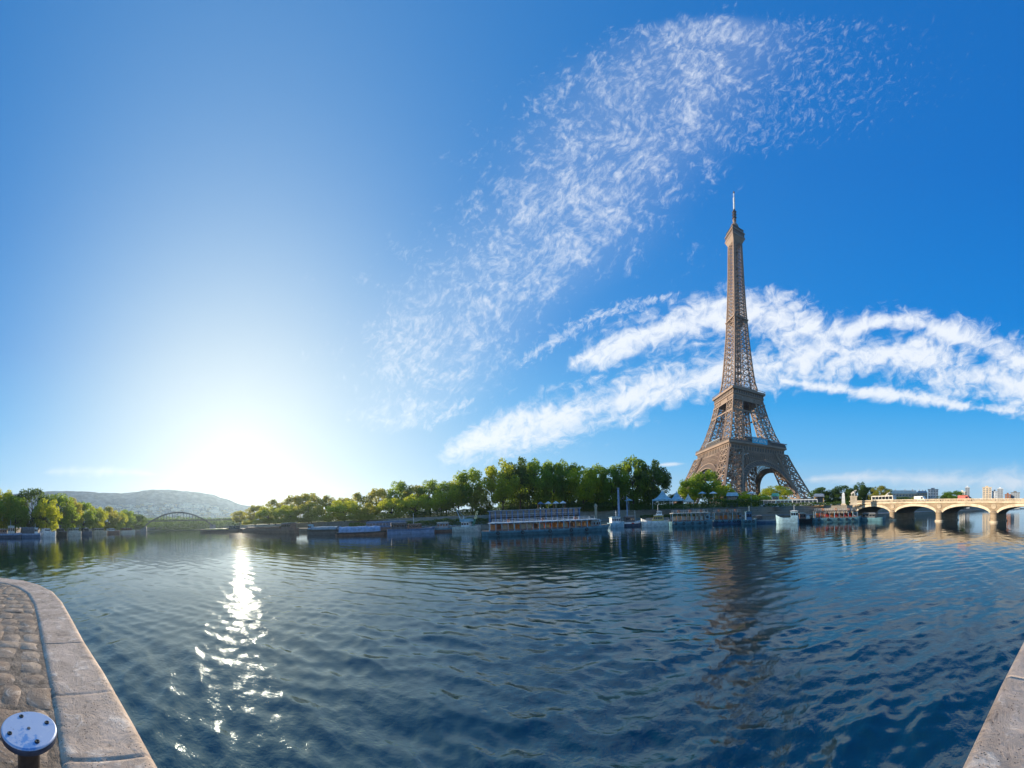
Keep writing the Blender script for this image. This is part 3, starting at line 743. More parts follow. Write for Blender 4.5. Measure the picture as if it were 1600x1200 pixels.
# ------------------------------------------------------------------ arched footbridge far up the river
def footbridge():
    mk('bridge_grey', (.075, .08, .085), .6)
    P0, P1 = polar(211, 455), polar(345, 455)
    mid = (P0 + P1) / 2; dv = P1 - P0; L = dv.length
    t = thing('arched_footbridge', 'grey steel footbridge with one low arch crossing the far river', 'bridge', (mid.x, mid.y, 0), math.atan2(dv.y, dv.x))
    top = zat(268, 800.5, 440); dk = zat(268, 813, 440); n = 24; a0 = L * .40
    f = lambda u: dk - 9 + (top - dk + 9) * (1 - u * u)
    for y in (-4, 4):
        mb = MB()
        for i in range(n):
            u, v = -1 + 2 * i / n, -1 + 2 * (i + 1) / n
            mb.bar((u * a0, y, f(u)), (v * a0, y, f(v)), 1.1); 
        mb.build('arch_rib', M['bridge_grey'], t)
    for i in range(1, n):
        u = -1 + 2 * i / n
        for y in (-4, 4): mb = MB(); mb.bar((u * a0, y, min(f(u), dk)), (u * a0, y, max(f(u), dk)), .35); mb.build('hanger', M['bridge_grey'], t)
    mb = MB(); mb.box((-L / 2 - 30, -5, dk - 1.3), (L / 2 + 30, 5, dk)); 
    for y in (-4.9, 4.9): mb.box((-L / 2 - 30, y - .1, dk + .9), (L / 2 + 30, y + .1, dk + 1.2))
    mb.build('deck', M['bridge_grey'], t)
    for x in (-a0, a0):
        mb = MB(); mb.frustum(5, 4, -2, f(1) + 1, cx=x); mb.build('pier', M['grey_stone'], t)
footbridge()

# ------------------------------------------------------------------ hills beyond the river
def hills():
    D = 2300; prof = [(-160, 792), (-60, 780), (20, 772), (60, 768), (100, 767), (130, 768), (160, 770), (190, 770.5), (215, 768), (235, 765), (262, 765.5), (300, 768), (330, 772), (352, 779), (380, 789), (420, 797), (480, 803), (560, 806), (700, 806)]
    mb = MB(); g = random.Random(4); N = 150; rows = []
    xs = [prof[0][0] + (prof[-1][0] - prof[0][0]) * i / N for i in range(N + 1)]
    def py(x):
        for (a, b), (c_, e) in zip(prof, prof[1:]):
            if x <= c_: k = (x - a) / (c_ - a); k = k * k * (3 - 2 * k); return b + (e - b) * k
        return prof[-1][1]
    for x in xs:
        ztop = max(zat(x, py(x), D), 16) + g.uniform(-1.5, 1.5); row = []
        for k in range(7):
            u = k / 6; dd = D - 900 * (1 - u) if k < 6 else D
            z = 9 + (ztop - 9) * (u ** 1.5); p = polar(x, dd + g.uniform(-15, 15), z); row.append(p)
        row.append(polar(x, D + 250, 10)); rows.append(row)
    for i in range(N):
        for k in range(7): mb.face([rows[i][k], rows[i + 1][k], rows[i + 1][k + 1], rows[i][k + 1]])
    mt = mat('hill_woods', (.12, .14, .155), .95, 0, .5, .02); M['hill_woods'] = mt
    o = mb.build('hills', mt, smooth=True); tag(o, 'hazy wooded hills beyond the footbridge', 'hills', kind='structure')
    mb = MB()
    for i in range(700):
        x = g.uniform(150, 430); dd = g.uniform(1450, 2000); u = (dd - (D - 900)) / 900
        z = 9 + (max(zat(x, py(x), D), 16) - 9) * u ** 1.5; p = polar(x, dd, z)
        w, h, dp = g.uniform(6, 16), g.uniform(6, 14), g.uniform(6, 14)
        mb.box((-w, -dp, -6), (w, dp, h), g.choice((0, 0, 1, 2)), g.uniform(0, 3), tuple(p))
    o = mb.build('hillside_town', [M['offwhite'], M['tan_stone'], M['zinc']]); tag(o, 'pale scattered houses on the hazy hillside', 'town', kind='stuff')
hills()
# ------------------------------------------------------------------ trees
def crown_mesh(seed, matname, shape='round', n_clump=60, leaves=120):
    g = np.random.default_rng(seed); C = []
    while len(C) < n_clump:
        p = g.normal(size=3); p /= np.linalg.norm(p); rr = g.uniform(.45, 1.0) ** .6
        q = p * rr * np.array([.43, .43, .37]) + np.array([0, 0, .58])
        if shape == 'tall': q = p * rr * np.array([.42, .42, .40]) + np.array([0, 0, .55])
        if shape == 'low': q = p * rr * np.array([.44, .44, .43]) + np.array([0, 0, .46])
        q[:2] *= 1 - .35 * max(0, (q[2] - .7) / .3)
        q += g.normal(0, .02, 3); q[2] = max(q[2], .12); C.append((q, g.uniform(.08, .155)))
    V = []; 
    for q, r in C:
        m_ = int(leaves * (r / .11) ** 1.6)
        dirs = g.normal(size=(m_, 3)); dirs /= np.linalg.norm(dirs, axis=1)[:, None]
        pos = q + dirs * (r * g.uniform(.35, 1.0, (m_, 1)) ** .5) * np.array([1, 1, .8])
        nrm = dirs + g.normal(0, .7, (m_, 3)); nrm /= np.linalg.norm(nrm, axis=1)[:, None]
        a = np.cross(nrm, g.normal(size=(m_, 3))); a /= np.linalg.norm(a, axis=1)[:, None]; b = np.cross(nrm, a)
        sz = g.uniform(.012, .024, (m_, 1))
        V.append(np.stack([pos - a * sz, pos - b * sz * .7, pos + a * sz, pos + b * sz * .7], 1))
    V = np.concatenate(V).reshape(-1, 3); nf = len(V) // 4
    me = bpy.data.meshes.new('crown'); me.vertices.add(len(V)); me.vertices.foreach_set('co', V.astype(np.float32).ravel())
    me.loops.add(nf * 4); me.loops.foreach_set('vertex_index', np.arange(nf * 4, dtype=np.int32)); me.polygons.add(nf)
    me.polygons.foreach_set('loop_start', np.arange(0, nf * 4, 4, dtype=np.int32)); me.polygons.foreach_set('loop_total', np.full(nf, 4, np.int32)); me.update()
    me.materials.append(M[matname]); return me, [c for c, r in C]
def trunk_mesh(seed, C):
    g = random.Random(seed); mb = MB()
    p = [Vector((0, 0, -.03)), Vector((g.uniform(-.01, .01), g.uniform(-.01, .01), .16)), Vector((g.uniform(-.02, .02), g.uniform(-.02, .02), .34)), Vector((g.uniform(-.03, .03), g.uniform(-.03, .03), .58))]
    for a, b, r0, r1 in zip(p, p[1:], (.026, .019, .015), (.019, .015, .008)): mb.bar(a, b, r0, 0, 7, r1)
    for cpt in g.sample(C, 12):
        st = p[1].lerp(p[2], g.random()) if cpt[2] < .6 else p[2].lerp(p[3], g.random())
        mid = st.lerp(Vector(cpt), .5) + Vector((0, 0, .02)); mb.bar(st, mid, .009, 0, 5, .006); mb.bar(mid, Vector(cpt), .006, 0, 5, .002)
    return mb.mesh('trunk', M['bark'])
TREES = {}
for i, (mn, shp) in enumerate([('leaf_green', 'round'), ('leaf_green', 'tall'), ('leaf_yellow', 'round'), ('leaf_dark', 'round'), ('leaf_olive', 'low'), ('leaf_olive', 'round'), ('leaf_yellow', 'low'), ('leaf_dark', 'low'), ('leaf_green', 'low')]):
    cm, C = crown_mesh(20 + i, mn, shp); TREES[i] = (cm, trunk_mesh(40 + i, C))
NAMEOF = {0: 'broadleaf_tree', 1: 'broadleaf_tree', 2: 'broadleaf_tree', 3: 'dark_tree', 4: 'bushy_tree', 5: 'broadleaf_tree', 6: 'bushy_tree', 7: 'dark_tree', 8: 'broadleaf_tree'}
def tree(kind, x, ytop, wpx, dist, zb, label, group):
    p = polar(x, dist, zb); H = (zat(x, ytop, dist) - zb) / .96; W = wpx / F * dist * 1.24
    t = thing(NAMEOF[kind], label, 'tree', p, rng.uniform(0, 6.28), group); t.scale = (W, W, H)
    link('crown', TREES[kind][0], t); link('trunk', TREES[kind][1], t)
    return t
gA = 'hazy trees along the far bank'; gB = 'green trees left of the tall quayside trees'; gC = 'tall trees on the far quay'; gD = 'trees at the foot of the lattice tower'; gE = 'dark trees between the tower and the road bridge'; gF = 'trees on the left bank behind the houseboats'; gG = 'trees behind the road bridge'
for k, x, y, w, dd, lab in [
    (5, 374, 797, 22, 330, 'smallest hazy tree at the far left end of the long tree line'),
    (5, 398, 788, 30, 300, 'low brownish tree second from the hazy end of the tree line'),
    (4, 430, 779, 38, 270, 'hazy brown tree above the maroon barge, in the back row'),
    (5, 458, 772, 36, 250, 'hazy tree with domed top behind the pale bow of the dark barge'),
    (5, 486, 768, 36, 240, 'highest domed tree of the hazy row above the dark barge'),
    (4, 512, 772, 34, 230, 'olive tree between two round domes in the hazy row'),
    (5, 536, 776, 32, 225, 'lower back row tree behind the round yellow green crown'),
    (4, 562, 768, 38, 215, 'dark olive tree at the right end of the hazy dome row'),
    (5, 590, 761, 38, 205, 'tree with a knobby top rising above the blue covered barge')]:
    tree(k, x, y, w, dd, 6.3, lab, gA)
for k, x, y, w, dd, lab in [
    (6, 420, 789, 36, 235, 'front row round bush tree near the hazy river bend'),
    (6, 450, 786, 34, 215, 'second front row bush tree from the hazy river bend'),
    (4, 482, 782, 42, 200, 'round front row tree with a ring of bright leaves'),
    (6, 538, 778, 46, 180, 'wide round yellow green tree behind the blue tarpaulin barge'),
    (4, 575, 785, 34, 175, 'low olive tree filling the gap behind the blue tarpaulin barge'),
    (6, 612, 775, 44, 172, 'bright yellow green tree above the blue hulled boat'),
    (6, 650, 768, 46, 165, 'bright rounded tree with its crown low above the moored cabin boats')]:
    tree(k, x, y, w, dd, 6.3, lab, gA)
for k, x, y, w, dd, lab in [
    (1, 624, 752, 38, 190, 'darker tree peeking over the bright rounded bank trees'),
    (5, 648, 756, 36, 185, 'olive tree top between two higher tops left of the crane boat'),
    (1, 672, 750, 40, 180, 'dark green tree top left of the crane boat'),
    (0, 698, 753, 40, 165, 'mid green tree directly above the white crane boat'),
    (2, 690, 766, 34, 158, 'pale yellow green tree low in front above the white crane boat'),
    (2, 717, 744, 34, 160, 'yellow edged tree beside the taller pointed green tree'),
    (0, 738, 732, 44, 158, 'pointed green tree just left of the tall quayside trees'),
    (4, 752, 758, 34, 150, 'low olive tree at the left end of the glass pavilion')]:
    tree(k, x, y, w, dd, 6.3, lab, gB)
for k, x, y, w, dd, lab in [
    (2, 786, 719, 50, 145, 'bright yellow green tall tree at the left end of the tall group'),
    (3, 814, 716, 50, 152, 'deep green tall tree next to the bright leftmost one'),
    (0, 842, 718, 48, 150, 'tall dark leaved tree behind the left blue columns of the pavilion'),
    (1, 866, 722, 40, 152, 'tall narrow tree above the white parasols'),
    (0, 884, 719, 42, 154, 'tall tree right of the gap above the white parasols'),
    (2, 912, 727, 46, 148, 'sunlit yellowish tall tree in the middle of the group'),
    (0, 934, 726, 40, 155, 'tall green tree right of the sunlit yellowish one'),
    (1, 957, 727, 40, 153, 'tall tree left of the blue grey quay mast'),
    (0, 990, 714, 50, 150, 'highest crown of the tall group, right of the blue grey mast'),
    (3, 1022, 720, 50, 152, 'dark tall tree at the right end of the group, beside the open sky')]:
    tree(k, x, y, w, dd, 6.3, lab, gC)
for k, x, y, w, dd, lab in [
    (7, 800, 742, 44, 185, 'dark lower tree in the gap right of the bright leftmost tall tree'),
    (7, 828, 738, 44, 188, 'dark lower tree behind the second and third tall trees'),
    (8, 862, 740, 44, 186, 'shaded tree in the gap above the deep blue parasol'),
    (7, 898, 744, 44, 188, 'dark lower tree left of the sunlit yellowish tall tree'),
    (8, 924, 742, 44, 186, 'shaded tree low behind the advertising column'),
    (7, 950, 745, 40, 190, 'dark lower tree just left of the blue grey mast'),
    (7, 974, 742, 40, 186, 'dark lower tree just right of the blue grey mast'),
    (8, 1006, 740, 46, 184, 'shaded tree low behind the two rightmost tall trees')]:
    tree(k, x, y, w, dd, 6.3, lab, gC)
for k, x, y, w, dd, lab in [
    (0, 1080, 747, 36, 165, 'round green tree left of the tower foot'),
    (0, 1107, 735, 44, 170, 'larger green tree covering the left leg of the tower'),
    (2, 1133, 756, 36, 165, 'yellowish tree in front of the near corner of the tower'),
    (6, 1160, 766, 36, 160, 'low yellow green bush tree under the near leg of the tower'),
    (6, 1190, 770, 30, 165, 'small bush tree at the left foot of the big arch'),
    (6, 1214, 756, 44, 235, 'bright yellow round tree seen through the big tower arch'),
    (3, 1052, 772, 30, 180, 'small dark tree between the tall trees and the round green one')]:
    tree(k, x, y, w, dd, 6.5 if dd < 200 else 10, lab, gD)
for k, x, y, w, dd, lab in [
    (7, 1284, 758, 32, 200, 'round dark tree right of the tower leg'),
    (7, 1302, 764, 28, 205, 'lower dark tree second from the tower leg'),
    (7, 1316, 755, 28, 200, 'dark tree with a pointed top left of the white statue'),
    (7, 1330, 762, 24, 215, 'dark tree directly behind the white statue'),
    (3, 1344, 754, 24, 205, 'tall dark tree right of the white statue'),
    (7, 1357, 758, 26, 210, 'broad dark tree second right of the white statue'),
    (4, 1378, 758, 34, 200, 'olive green round tree at the land end of the road bridge')]:
    tree(k, x, y, w, dd, 7.0, lab, gE)
for k, x, y, w, dd, lab in [
    (7, 1408, 775, 34, 260, 'low dark tree in front of the cream apartment block'),
    (4, 1428, 776, 28, 260, 'low olive tree under the cream apartment block'),
    (7, 1477, 771, 28, 250, 'round dark tree above the second bridge arch'),
    (0, 1492, 767, 34, 245, 'green tree beside the slim grey tower block'),
    (7, 1510, 775, 24, 255, 'small dark tree left of the slim grey tower block')]:
    tree(k, x, y, w, dd, 7.0, lab, gG)
for k, x, y, w, dd, lab in [
    (8, -22, 758, 44, 195, 'leftmost green tree cut by the picture edge'),
    (6, 6, 758, 34, 205, 'yellow green tree at the left picture edge'),
    (8, 24, 772, 30, 200, 'lower green tree in front of the big round one'),
    (7, 50, 756, 40, 215, 'big round dark tree above the white cabin boat'),
    (6, 72, 774, 30, 205, 'yellowish tree right below the big round dark one'),
    (8, 94, 769, 36, 235, 'green dome tree above the dark moored boat'),
    (4, 113, 776, 28, 250, 'olive tree right of the green dome tree'),
    (8, 130, 782, 30, 270, 'mid green tree halfway along the left tree row'),
    (6, 150, 788, 26, 290, 'yellow tinged tree right of the middle of the left row'),
    (4, 169, 790, 26, 330, 'olive tree fourth from the footbridge end of the left row'),
    (6, 184, 795, 22, 350, 'bright tree third from the footbridge end of the left row'),
    (8, 197, 795, 22, 380, 'green tree second from the footbridge end of the left row'),
    (7, 212, 800, 22, 410, 'last small dark tree of the left row beside the footbridge')]:
    tree(k, x, y, w * 1.25, dd, 3.0, lab, gF)
# far woods closing the river bend behind the footbridge
def far_woods():
    g = np.random.default_rng(9); VV = []
    for i in range(60):
        x = 200 + 190 * (i + g.uniform(-.4, .4)) / 60; dd = g.uniform(540, 660); h = zat(x, g.uniform(806, 813), dd) - 1; w = g.uniform(11, 19); p = np.array(polar(x, dd, 1.0))
        n = 420; q = g.normal(size=(n, 3)); q /= np.linalg.norm(q, axis=1)[:, None]; q *= g.uniform(.5, 1, (n, 1)) ** .5; q = q * np.array([w, w, h * .55]) + np.array([0, 0, h * .47]); q[:, 2] = np.maximum(q[:, 2], .3)
        nr = g.normal(size=(n, 3)); nr /= np.linalg.norm(nr, axis=1)[:, None]; u = np.cross(nr, g.normal(size=(n, 3))); u /= np.linalg.norm(u, axis=1)[:, None]; v = np.cross(nr, u); sz = g.uniform(.7, 1.5, (n, 1)); pos = q + p
        VV.append(np.stack([pos - u * sz, pos - v * sz * .7, pos + u * sz, pos + v * sz * .7], 1).reshape(-1, 3))
    V = np.concatenate(VV); nf = len(V) // 4; me = bpy.data.meshes.new('far_woods'); me.from_pydata(V.tolist(), [], np.arange(nf * 4).reshape(-1, 4).tolist()); me.materials.append(M['leaf_dark'])
    tag(link('far_woods', me), 'dark woods closing the river bend behind the footbridge', 'woods', kind='stuff')
far_woods()
def far_bend():
    mb = MB(); a, b, c_, d_ = polar(150, 520), polar(420, 520), polar(420, 1500), polar(150, 1500)
    mb.face([(a.x, a.y, 1.2), (b.x, b.y, 1.2), (c_.x, c_.y, 3), (d_.x, d_.y, 3)]); mb.face([(a.x, a.y, -1), (b.x, b.y, -1), (b.x, b.y, 1.2), (a.x, a.y, 1.2)])
    tag(mb.build('river_bend_ground', M['grass']), 'low ground of the far river bend', 'ground', kind='structure')
far_bend()

# ------------------------------------------------------------------ boats
def hull_mesh(L, Wd, fb, bow=.22, stern=.06, sheer=.5, mi_low=0, mi_top=1, draft=.5):
    """Lofted hull; bow at +x. Upper strake and sheer get the second material."""
    mb = MB(); n = 22; rows = []
    for i in range(n + 1):
        u = i / n; x = (u - .5) * L
        w = Wd / 2
        if u > 1 - bow: k = (u - (1 - bow)) / bow; w *= math.sqrt(max(0, 1 - k ** 2.2))
        if u < stern: k = (stern - u) / stern; w *= 1 - .25 * k * k
        w = max(w, .04); z = fb + sheer * max(0, (u - .6) / .4) ** 2 + .25 * sheer * max(0, (.2 - u) / .2) ** 2
        rake = .05 * L * max(0, (u - .85) / .15) ** 2 * .5
        rows.append([(x - rake, -w * .82, -draft), (x - rake * .5, -w * .97, z * .45), (x, -w, z * .62), (x, -w * 1.01, z), (x, -w * .93, z), (x, -w * .93, z - .12), (x, w * .93, z - .12), (x, w * .93, z), (x, w * 1.01, z), (x, w, z * .62), (x - rake * .5, w * .97, z * .45), (x - rake, w * .82, -draft)])
    for a, b in zip(rows, rows[1:]):
        for k in range(11): mb.face([a[k], b[k], b[k + 1], a[k + 1]], mi_low if k in (0, 1, 9, 10) else (2 if k == 5 else mi_top))
    mb.face(rows[0][::-1], mi_low); mb.face(rows[-1], mi_low)
    return mb
def boat(name, label, x0, d0, x1, d1, wid, fb, hullm, deckm, flip=False, group='boats moored along the far quay', sheer=.5, bow=.18, up=None):
    """Boat lying between two bearings/distances; bow towards the second point (or the first if flip)."""
    a, b = polar(x0, d0), polar(x1, d1)
    if flip: a, b = b, a
    mid = (a + b) / 2; dv = b - a; L = dv.length
    t = thing(name, label, 'boat', (mid.x, mid.y, 0), math.atan2(dv.y, dv.x), group); t['L'] = 0; del t['L']
    h = hull_mesh(L, wid, fb, bow, .06, sheer).build('hull', [M[hullm], M[up or hullm], M[deckm]], t)
    return t, L, h
def cabin(t, L, u0, u1, w, z0, h, wallm, roofm, nwin=6, winm='glass', roof_over=.25, slope=.0, name='cabin', sill=.38, wh=.38):
    x0, x1 = (u0 - .5) * L, (u1 - .5) * L; mb = MB(); s_ = slope * h
    mb.hexa([(x0, -w / 2, z0), (x1, -w / 2, z0), (x1, w / 2, z0), (x0, w / 2, z0), (x0 + s_ * .3, -w / 2 + .1, z0 + h), (x1 - s_, -w / 2 + .1, z0 + h), (x1 - s_, w / 2 - .1, z0 + h), (x0 + s_ * .3, w / 2 - .1, z0 + h)])
    cb = mb.build(name, M[wallm], t)
    mb = MB(); mb.box((x0 + s_ * .3 - roof_over, -w / 2 - roof_over + .1, z0 + h + .002), (x1 - s_ + roof_over, w / 2 + roof_over - .1, z0 + h + .14)); mb.box((x0 + s_ * .3 + .3, -w / 2 + .5, z0 + h + .14), (x1 - s_ - .3, w / 2 - .5, z0 + h + .26)); mb.build('roof', M[roofm], cb)
    if nwin:
        st = (x1 - x0 - s_ * 1.3) / nwin
        for i in range(nwin):
            xa = x0 + s_ * .5 + st * (i + .14); xb = xa + st * .72
            for sg in (-1, 1):
                yo = w / 2 - .1 * sill; mb = MB()
                mb.box((xa, sg * yo - .05, z0 + h * sill), (xb, sg * yo + .05, z0 + h * (sill + wh)))
                mb.build('window', M[winm], cb)
    return cb
def mast(t, x, y, z0, z1, m_='white', r=.07):
    mb = MB(); mb.bar((x, y, z0), (x, y, z1), r, 0, 6); mb.bar((x, y - .6, z1 * .8 + z0 * .2), (x, y + .6, z1 * .8 + z0 * .2), r * .6, 0, 5); return mb.build('mast', M[m_], t)
def rail(t, L, w, z, u0=.04, u1=.8, m_='white'):
    mb = MB(); x0, x1 = (u0 - .5) * L, (u1 - .5) * L; n = max(4, int((x1 - x0) / 1.6))
    for sg in (-1, 1):
        for zz in (.5, .95): mb.bar((x0, sg * w / 2, z + zz), (x1, sg * w / 2, z + zz), .035)
        for i in range(n + 1): xx = x0 + (x1 - x0) * i / n; mb.bar((xx, sg * w / 2, z - .15), (xx, sg * w / 2, z + .95), .035)
    return mb.build('railing', M[m_], t)
def cover(t, L, u0, u1, w, z0, h, m_):
    x0, x1 = (u0 - .5) * L, (u1 - .5) * L; mb = MB(); n = 14; r = random.Random(int(L * 100)); prev = None
    for i in range(n + 1):
        x = x0 + (x1 - x0) * i / n; hh = h * (1 + r.uniform(-.10, .10)); row = [(x, math.cos(a) * -w / 2, z0 + max(0, math.sin(a)) ** .7 * hh) for a in [math.pi * k / 8 for k in range(9)]]
        if prev:
            for k in range(8): mb.face([prev[k], row[k], row[k + 1], prev[k + 1]])
        else: mb.face(row)
        prev = row
    mb.face(prev[::-1]); return mb.build('tarpaulin', M[m_], t)
def tyre(t, x, y, z, hullo):
    mb = MB(); n = 14
    for i in range(n):
        a, b = 2 * math.pi * i / n, 2 * math.pi * (i + 1) / n; mb.bar((x + .38 * math.cos(a), y, z + .38 * math.sin(a)), (x + .38 * math.cos(b), y, z + .38 * math.sin(b)), .11, 0, 6)
    mb.build('fender', M['black'], hullo)

gL = 'houseboats moored on the left bank'
# left bank houseboats
t, L, h = boat('houseboat', 'dark hulled houseboat with white cabins at the left picture edge', -24, 176, 34, 176, 5.5, 2.6, 'navy', 'offwhite', group=gL, up='tarp_blue')
cabin(t, L, .08, .34, 4.4, 2.4, 3.6, 'white', 'white', 4); cabin(t, L, .36, .60, 4.4, 2.4, 2.8, 'maroon', 'offwhite', 4); cabin(t, L, .63, .80, 4.0, 2.4, 4.6, 'offwhite', 'white', 3, name='wheelhouse'); mast(t, L * .2, 0, 5, 11); rail(t, L, 4.8, 2.6)
t, L, h = boat('houseboat', 'blue bowed houseboat with a dark arched canopy', 31, 179, 64, 184, 5.0, 2.6, 'blue', 'offwhite', group=gL, up='tarp_blue')
cover(t, L, .08, .62, 4.4, 2.5, 3.9, 'charcoal'); cabin(t, L, .64, .80, 3.6, 2.4, 3.6, 'white', 'cyan', 3, name='wheelhouse'); mast(t, L * .22, 0, 5, 9)
t, L, h = boat('motor_yacht', 'white motor boat with raked bow beside the blue bowed houseboat', 64, 190, 87, 196, 5.0, 3.4, 'white', 'wood', group=gL, sheer=1.0, bow=.4)
cabin(t, L, .10, .60, 3.8, 3.2, 2.4, 'white', 'offwhite', 4, slope=.5); rail(t, L, 4.0, 3.4)
t, L, h = boat('barge', 'short black boat between two white hulls on the left bank', 87, 215, 103, 222, 5.0, 3.2, 'black', 'grey_stone', group=gL)
cabin(t, L, .15, .60, 3.8, 3.0, 2.6, 'charcoal', 'grey_stone', 3); mast(t, 0, 0, 5, 9, 'charcoal')
t, L, h = boat('houseboat', 'cream white houseboat fourth along the left bank', 103, 232, 126, 240, 5.5, 3.2, 'offwhite', 'wood', group=gL)
cabin(t, L, .1, .75, 4.4, 3.0, 3.0, 'offwhite', 'white', 6); mast(t, L * .3, 0, 5, 9)
t, L, h = boat('barge', 'dark blue hulled boat right of the cream white houseboat', 126, 250, 143, 256, 5.0, 3.0, 'navy', 'charcoal', group=gL)
cabin(t, L, .15, .6, 4, 2.8, 3.0, 'charcoal', 'zinc', 4)
t, L, h = boat('houseboat', 'tan houseboat with an orange roof near the footbridge end', 143, 268, 166, 280, 5.5, 3.0, 'cream', 'wood', group=gL)
cabin(t, L, .1, .7, 4.5, 2.8, 3.2, 'cream', 'rust', 5)
t, L, h = boat('barge', 'red brown barge second from the footbridge on the left bank', 166, 300, 186, 312, 5.5, 3.0, 'maroon', 'grey_stone', group=gL)
cabin(t, L, .1, .5, 4.5, 2.8, 2.6, 'white', 'tarp_blue', 4)
t, L, h = boat('houseboat', 'last small pale houseboat before the footbridge', 188, 335, 210, 352, 5.5, 3.0, 'offwhite', 'wood', group=gL)
cabin(t, L, .1, .7, 4.5, 2.8, 3.0, 'rust', 'zinc', 4)
# far bank, left to right
t, L, h = boat('barge', 'flat dark barge nearest to the footbridge on the far side', 312, 300, 376, 250, 6, 2.6, 'maroon', 'wood', True)
cabin(t, L, .06, .22, 4.5, 2.4, 3.0, 'charcoal', 'cream', 4); cover(t, L, .28, .82, 5.2, 2.4, 1.2, 'yellow'); mast(t, -L * .2, 0, 3, 9, 'charcoal', .12)
t, L, h = boat('barge', 'long maroon barge with brown hatches below the hazy trees', 378, 232, 462, 176, 6, 3.0, 'maroon', 'rust', True)
cover(t, L, .22, .86, 5.2, 2.7, 1.8, 'rust'); cabin(t, L, .04, .18, 4.6, 2.8, 3.4, 'maroon', 'offwhite', 5)
t, L, h = boat('barge', 'dark barge with a pale cyan bow panel and grey deck covers', 480, 146, 538, 131, 5.5, 2.4, 'charcoal', 'grey_stone', True, up='black')
cover(t, L, .14, .84, 4.9, 2.2, 1.6, 'zinc'); cabin(t, L, .86, .95, 2.2, 2.4, 2.4, 'cyan', 'cyan', 2, name='bow_shelter'); rail(t, L, 4.6, 2.4, m_='zinc')
t, L, h = boat('barge', 'front barge with a long bright blue tarpaulin', 524, 119, 603, 116, 5.2, 1.3, 'maroon', 'charcoal', up='black')
cover(t, L, .08, .88, 4.9, 1.2, 2.3, 'tarp_blue'); [tyre(t, (u - .5) * L, -2.7, .8, h) for u in (.2, .4, .6)]
t, L, h = boat('barge', 'rear barge with a deep blue roof behind the bright blue tarpaulin', 568, 133, 640, 132, 5.2, 2.6, 'maroon', 'charcoal')
cabin(t, L, .06, .90, 4.6, 2.4, 2.7, 'blue', 'tarp_blue', 12, winm='glass_blue')
t, L, h = boat('cabin_boat', 'blue hulled cabin boat right of the bright blue tarpaulin barge', 604, 116, 679, 118, 5.0, 1.9, 'tarp_blue', 'offwhite', up='blue')
cabin(t, L, .08, .40, 4.2, 1.8, 2.6, 'charcoal', 'zinc', 6); cabin(t, L, .44, .70, 4.0, 1.8, 1.8, 'maroon', 'grey_stone', 4); mast(t, L * .05, 0, 3, 8)
t, L, h = boat('cabin_boat', 'small teal and dark red boat left of the crane boat', 679, 122, 711, 121, 4.4, 1.5, 'maroon', 'grey_stone', up='teal')
cabin(t, L, .12, .66, 3.4, 1.4, 2.4, 'zinc', 'offwhite', 4); rail(t, L, 3.8, 1.5)
t, L, h = boat('work_boat', 'white work boat with a cyan canopy and a slanted boom', 708, 118, 750, 114, 5.0, 2.0, 'offwhite', 'grey_stone')
cabin(t, L, .30, .72, 3.6, 3.9, .9, 'cyan', 'cyan', 0, name='canopy'); cabin(t, L, .34, .62, 3.0, 1.8, 2.1, 'white', 'white', 3)
mb = MB(); mb.bar((-L * .12, 0, 2), (-L * .40, 0, 9.5), .16, 0, 6, .1); mb.bar((-L * .12, 0, 2), (-L * .1, 0, 6), .18, 0, 6); mb.bar((-L * .1, 0, 6), (-L * .40, 0, 9.5), .05); mb.build('boom', M['cyan'], t)
mb = MB(); mb.bar((L * .22, -.8, 2), (L * .42, -.8, 8), .11, 0, 6); mb.bar((L * .22, .8, 2), (L * .42, .8, 8), .11, 0, 6); mb.build('gangway_arm', M['pale_green'], t)

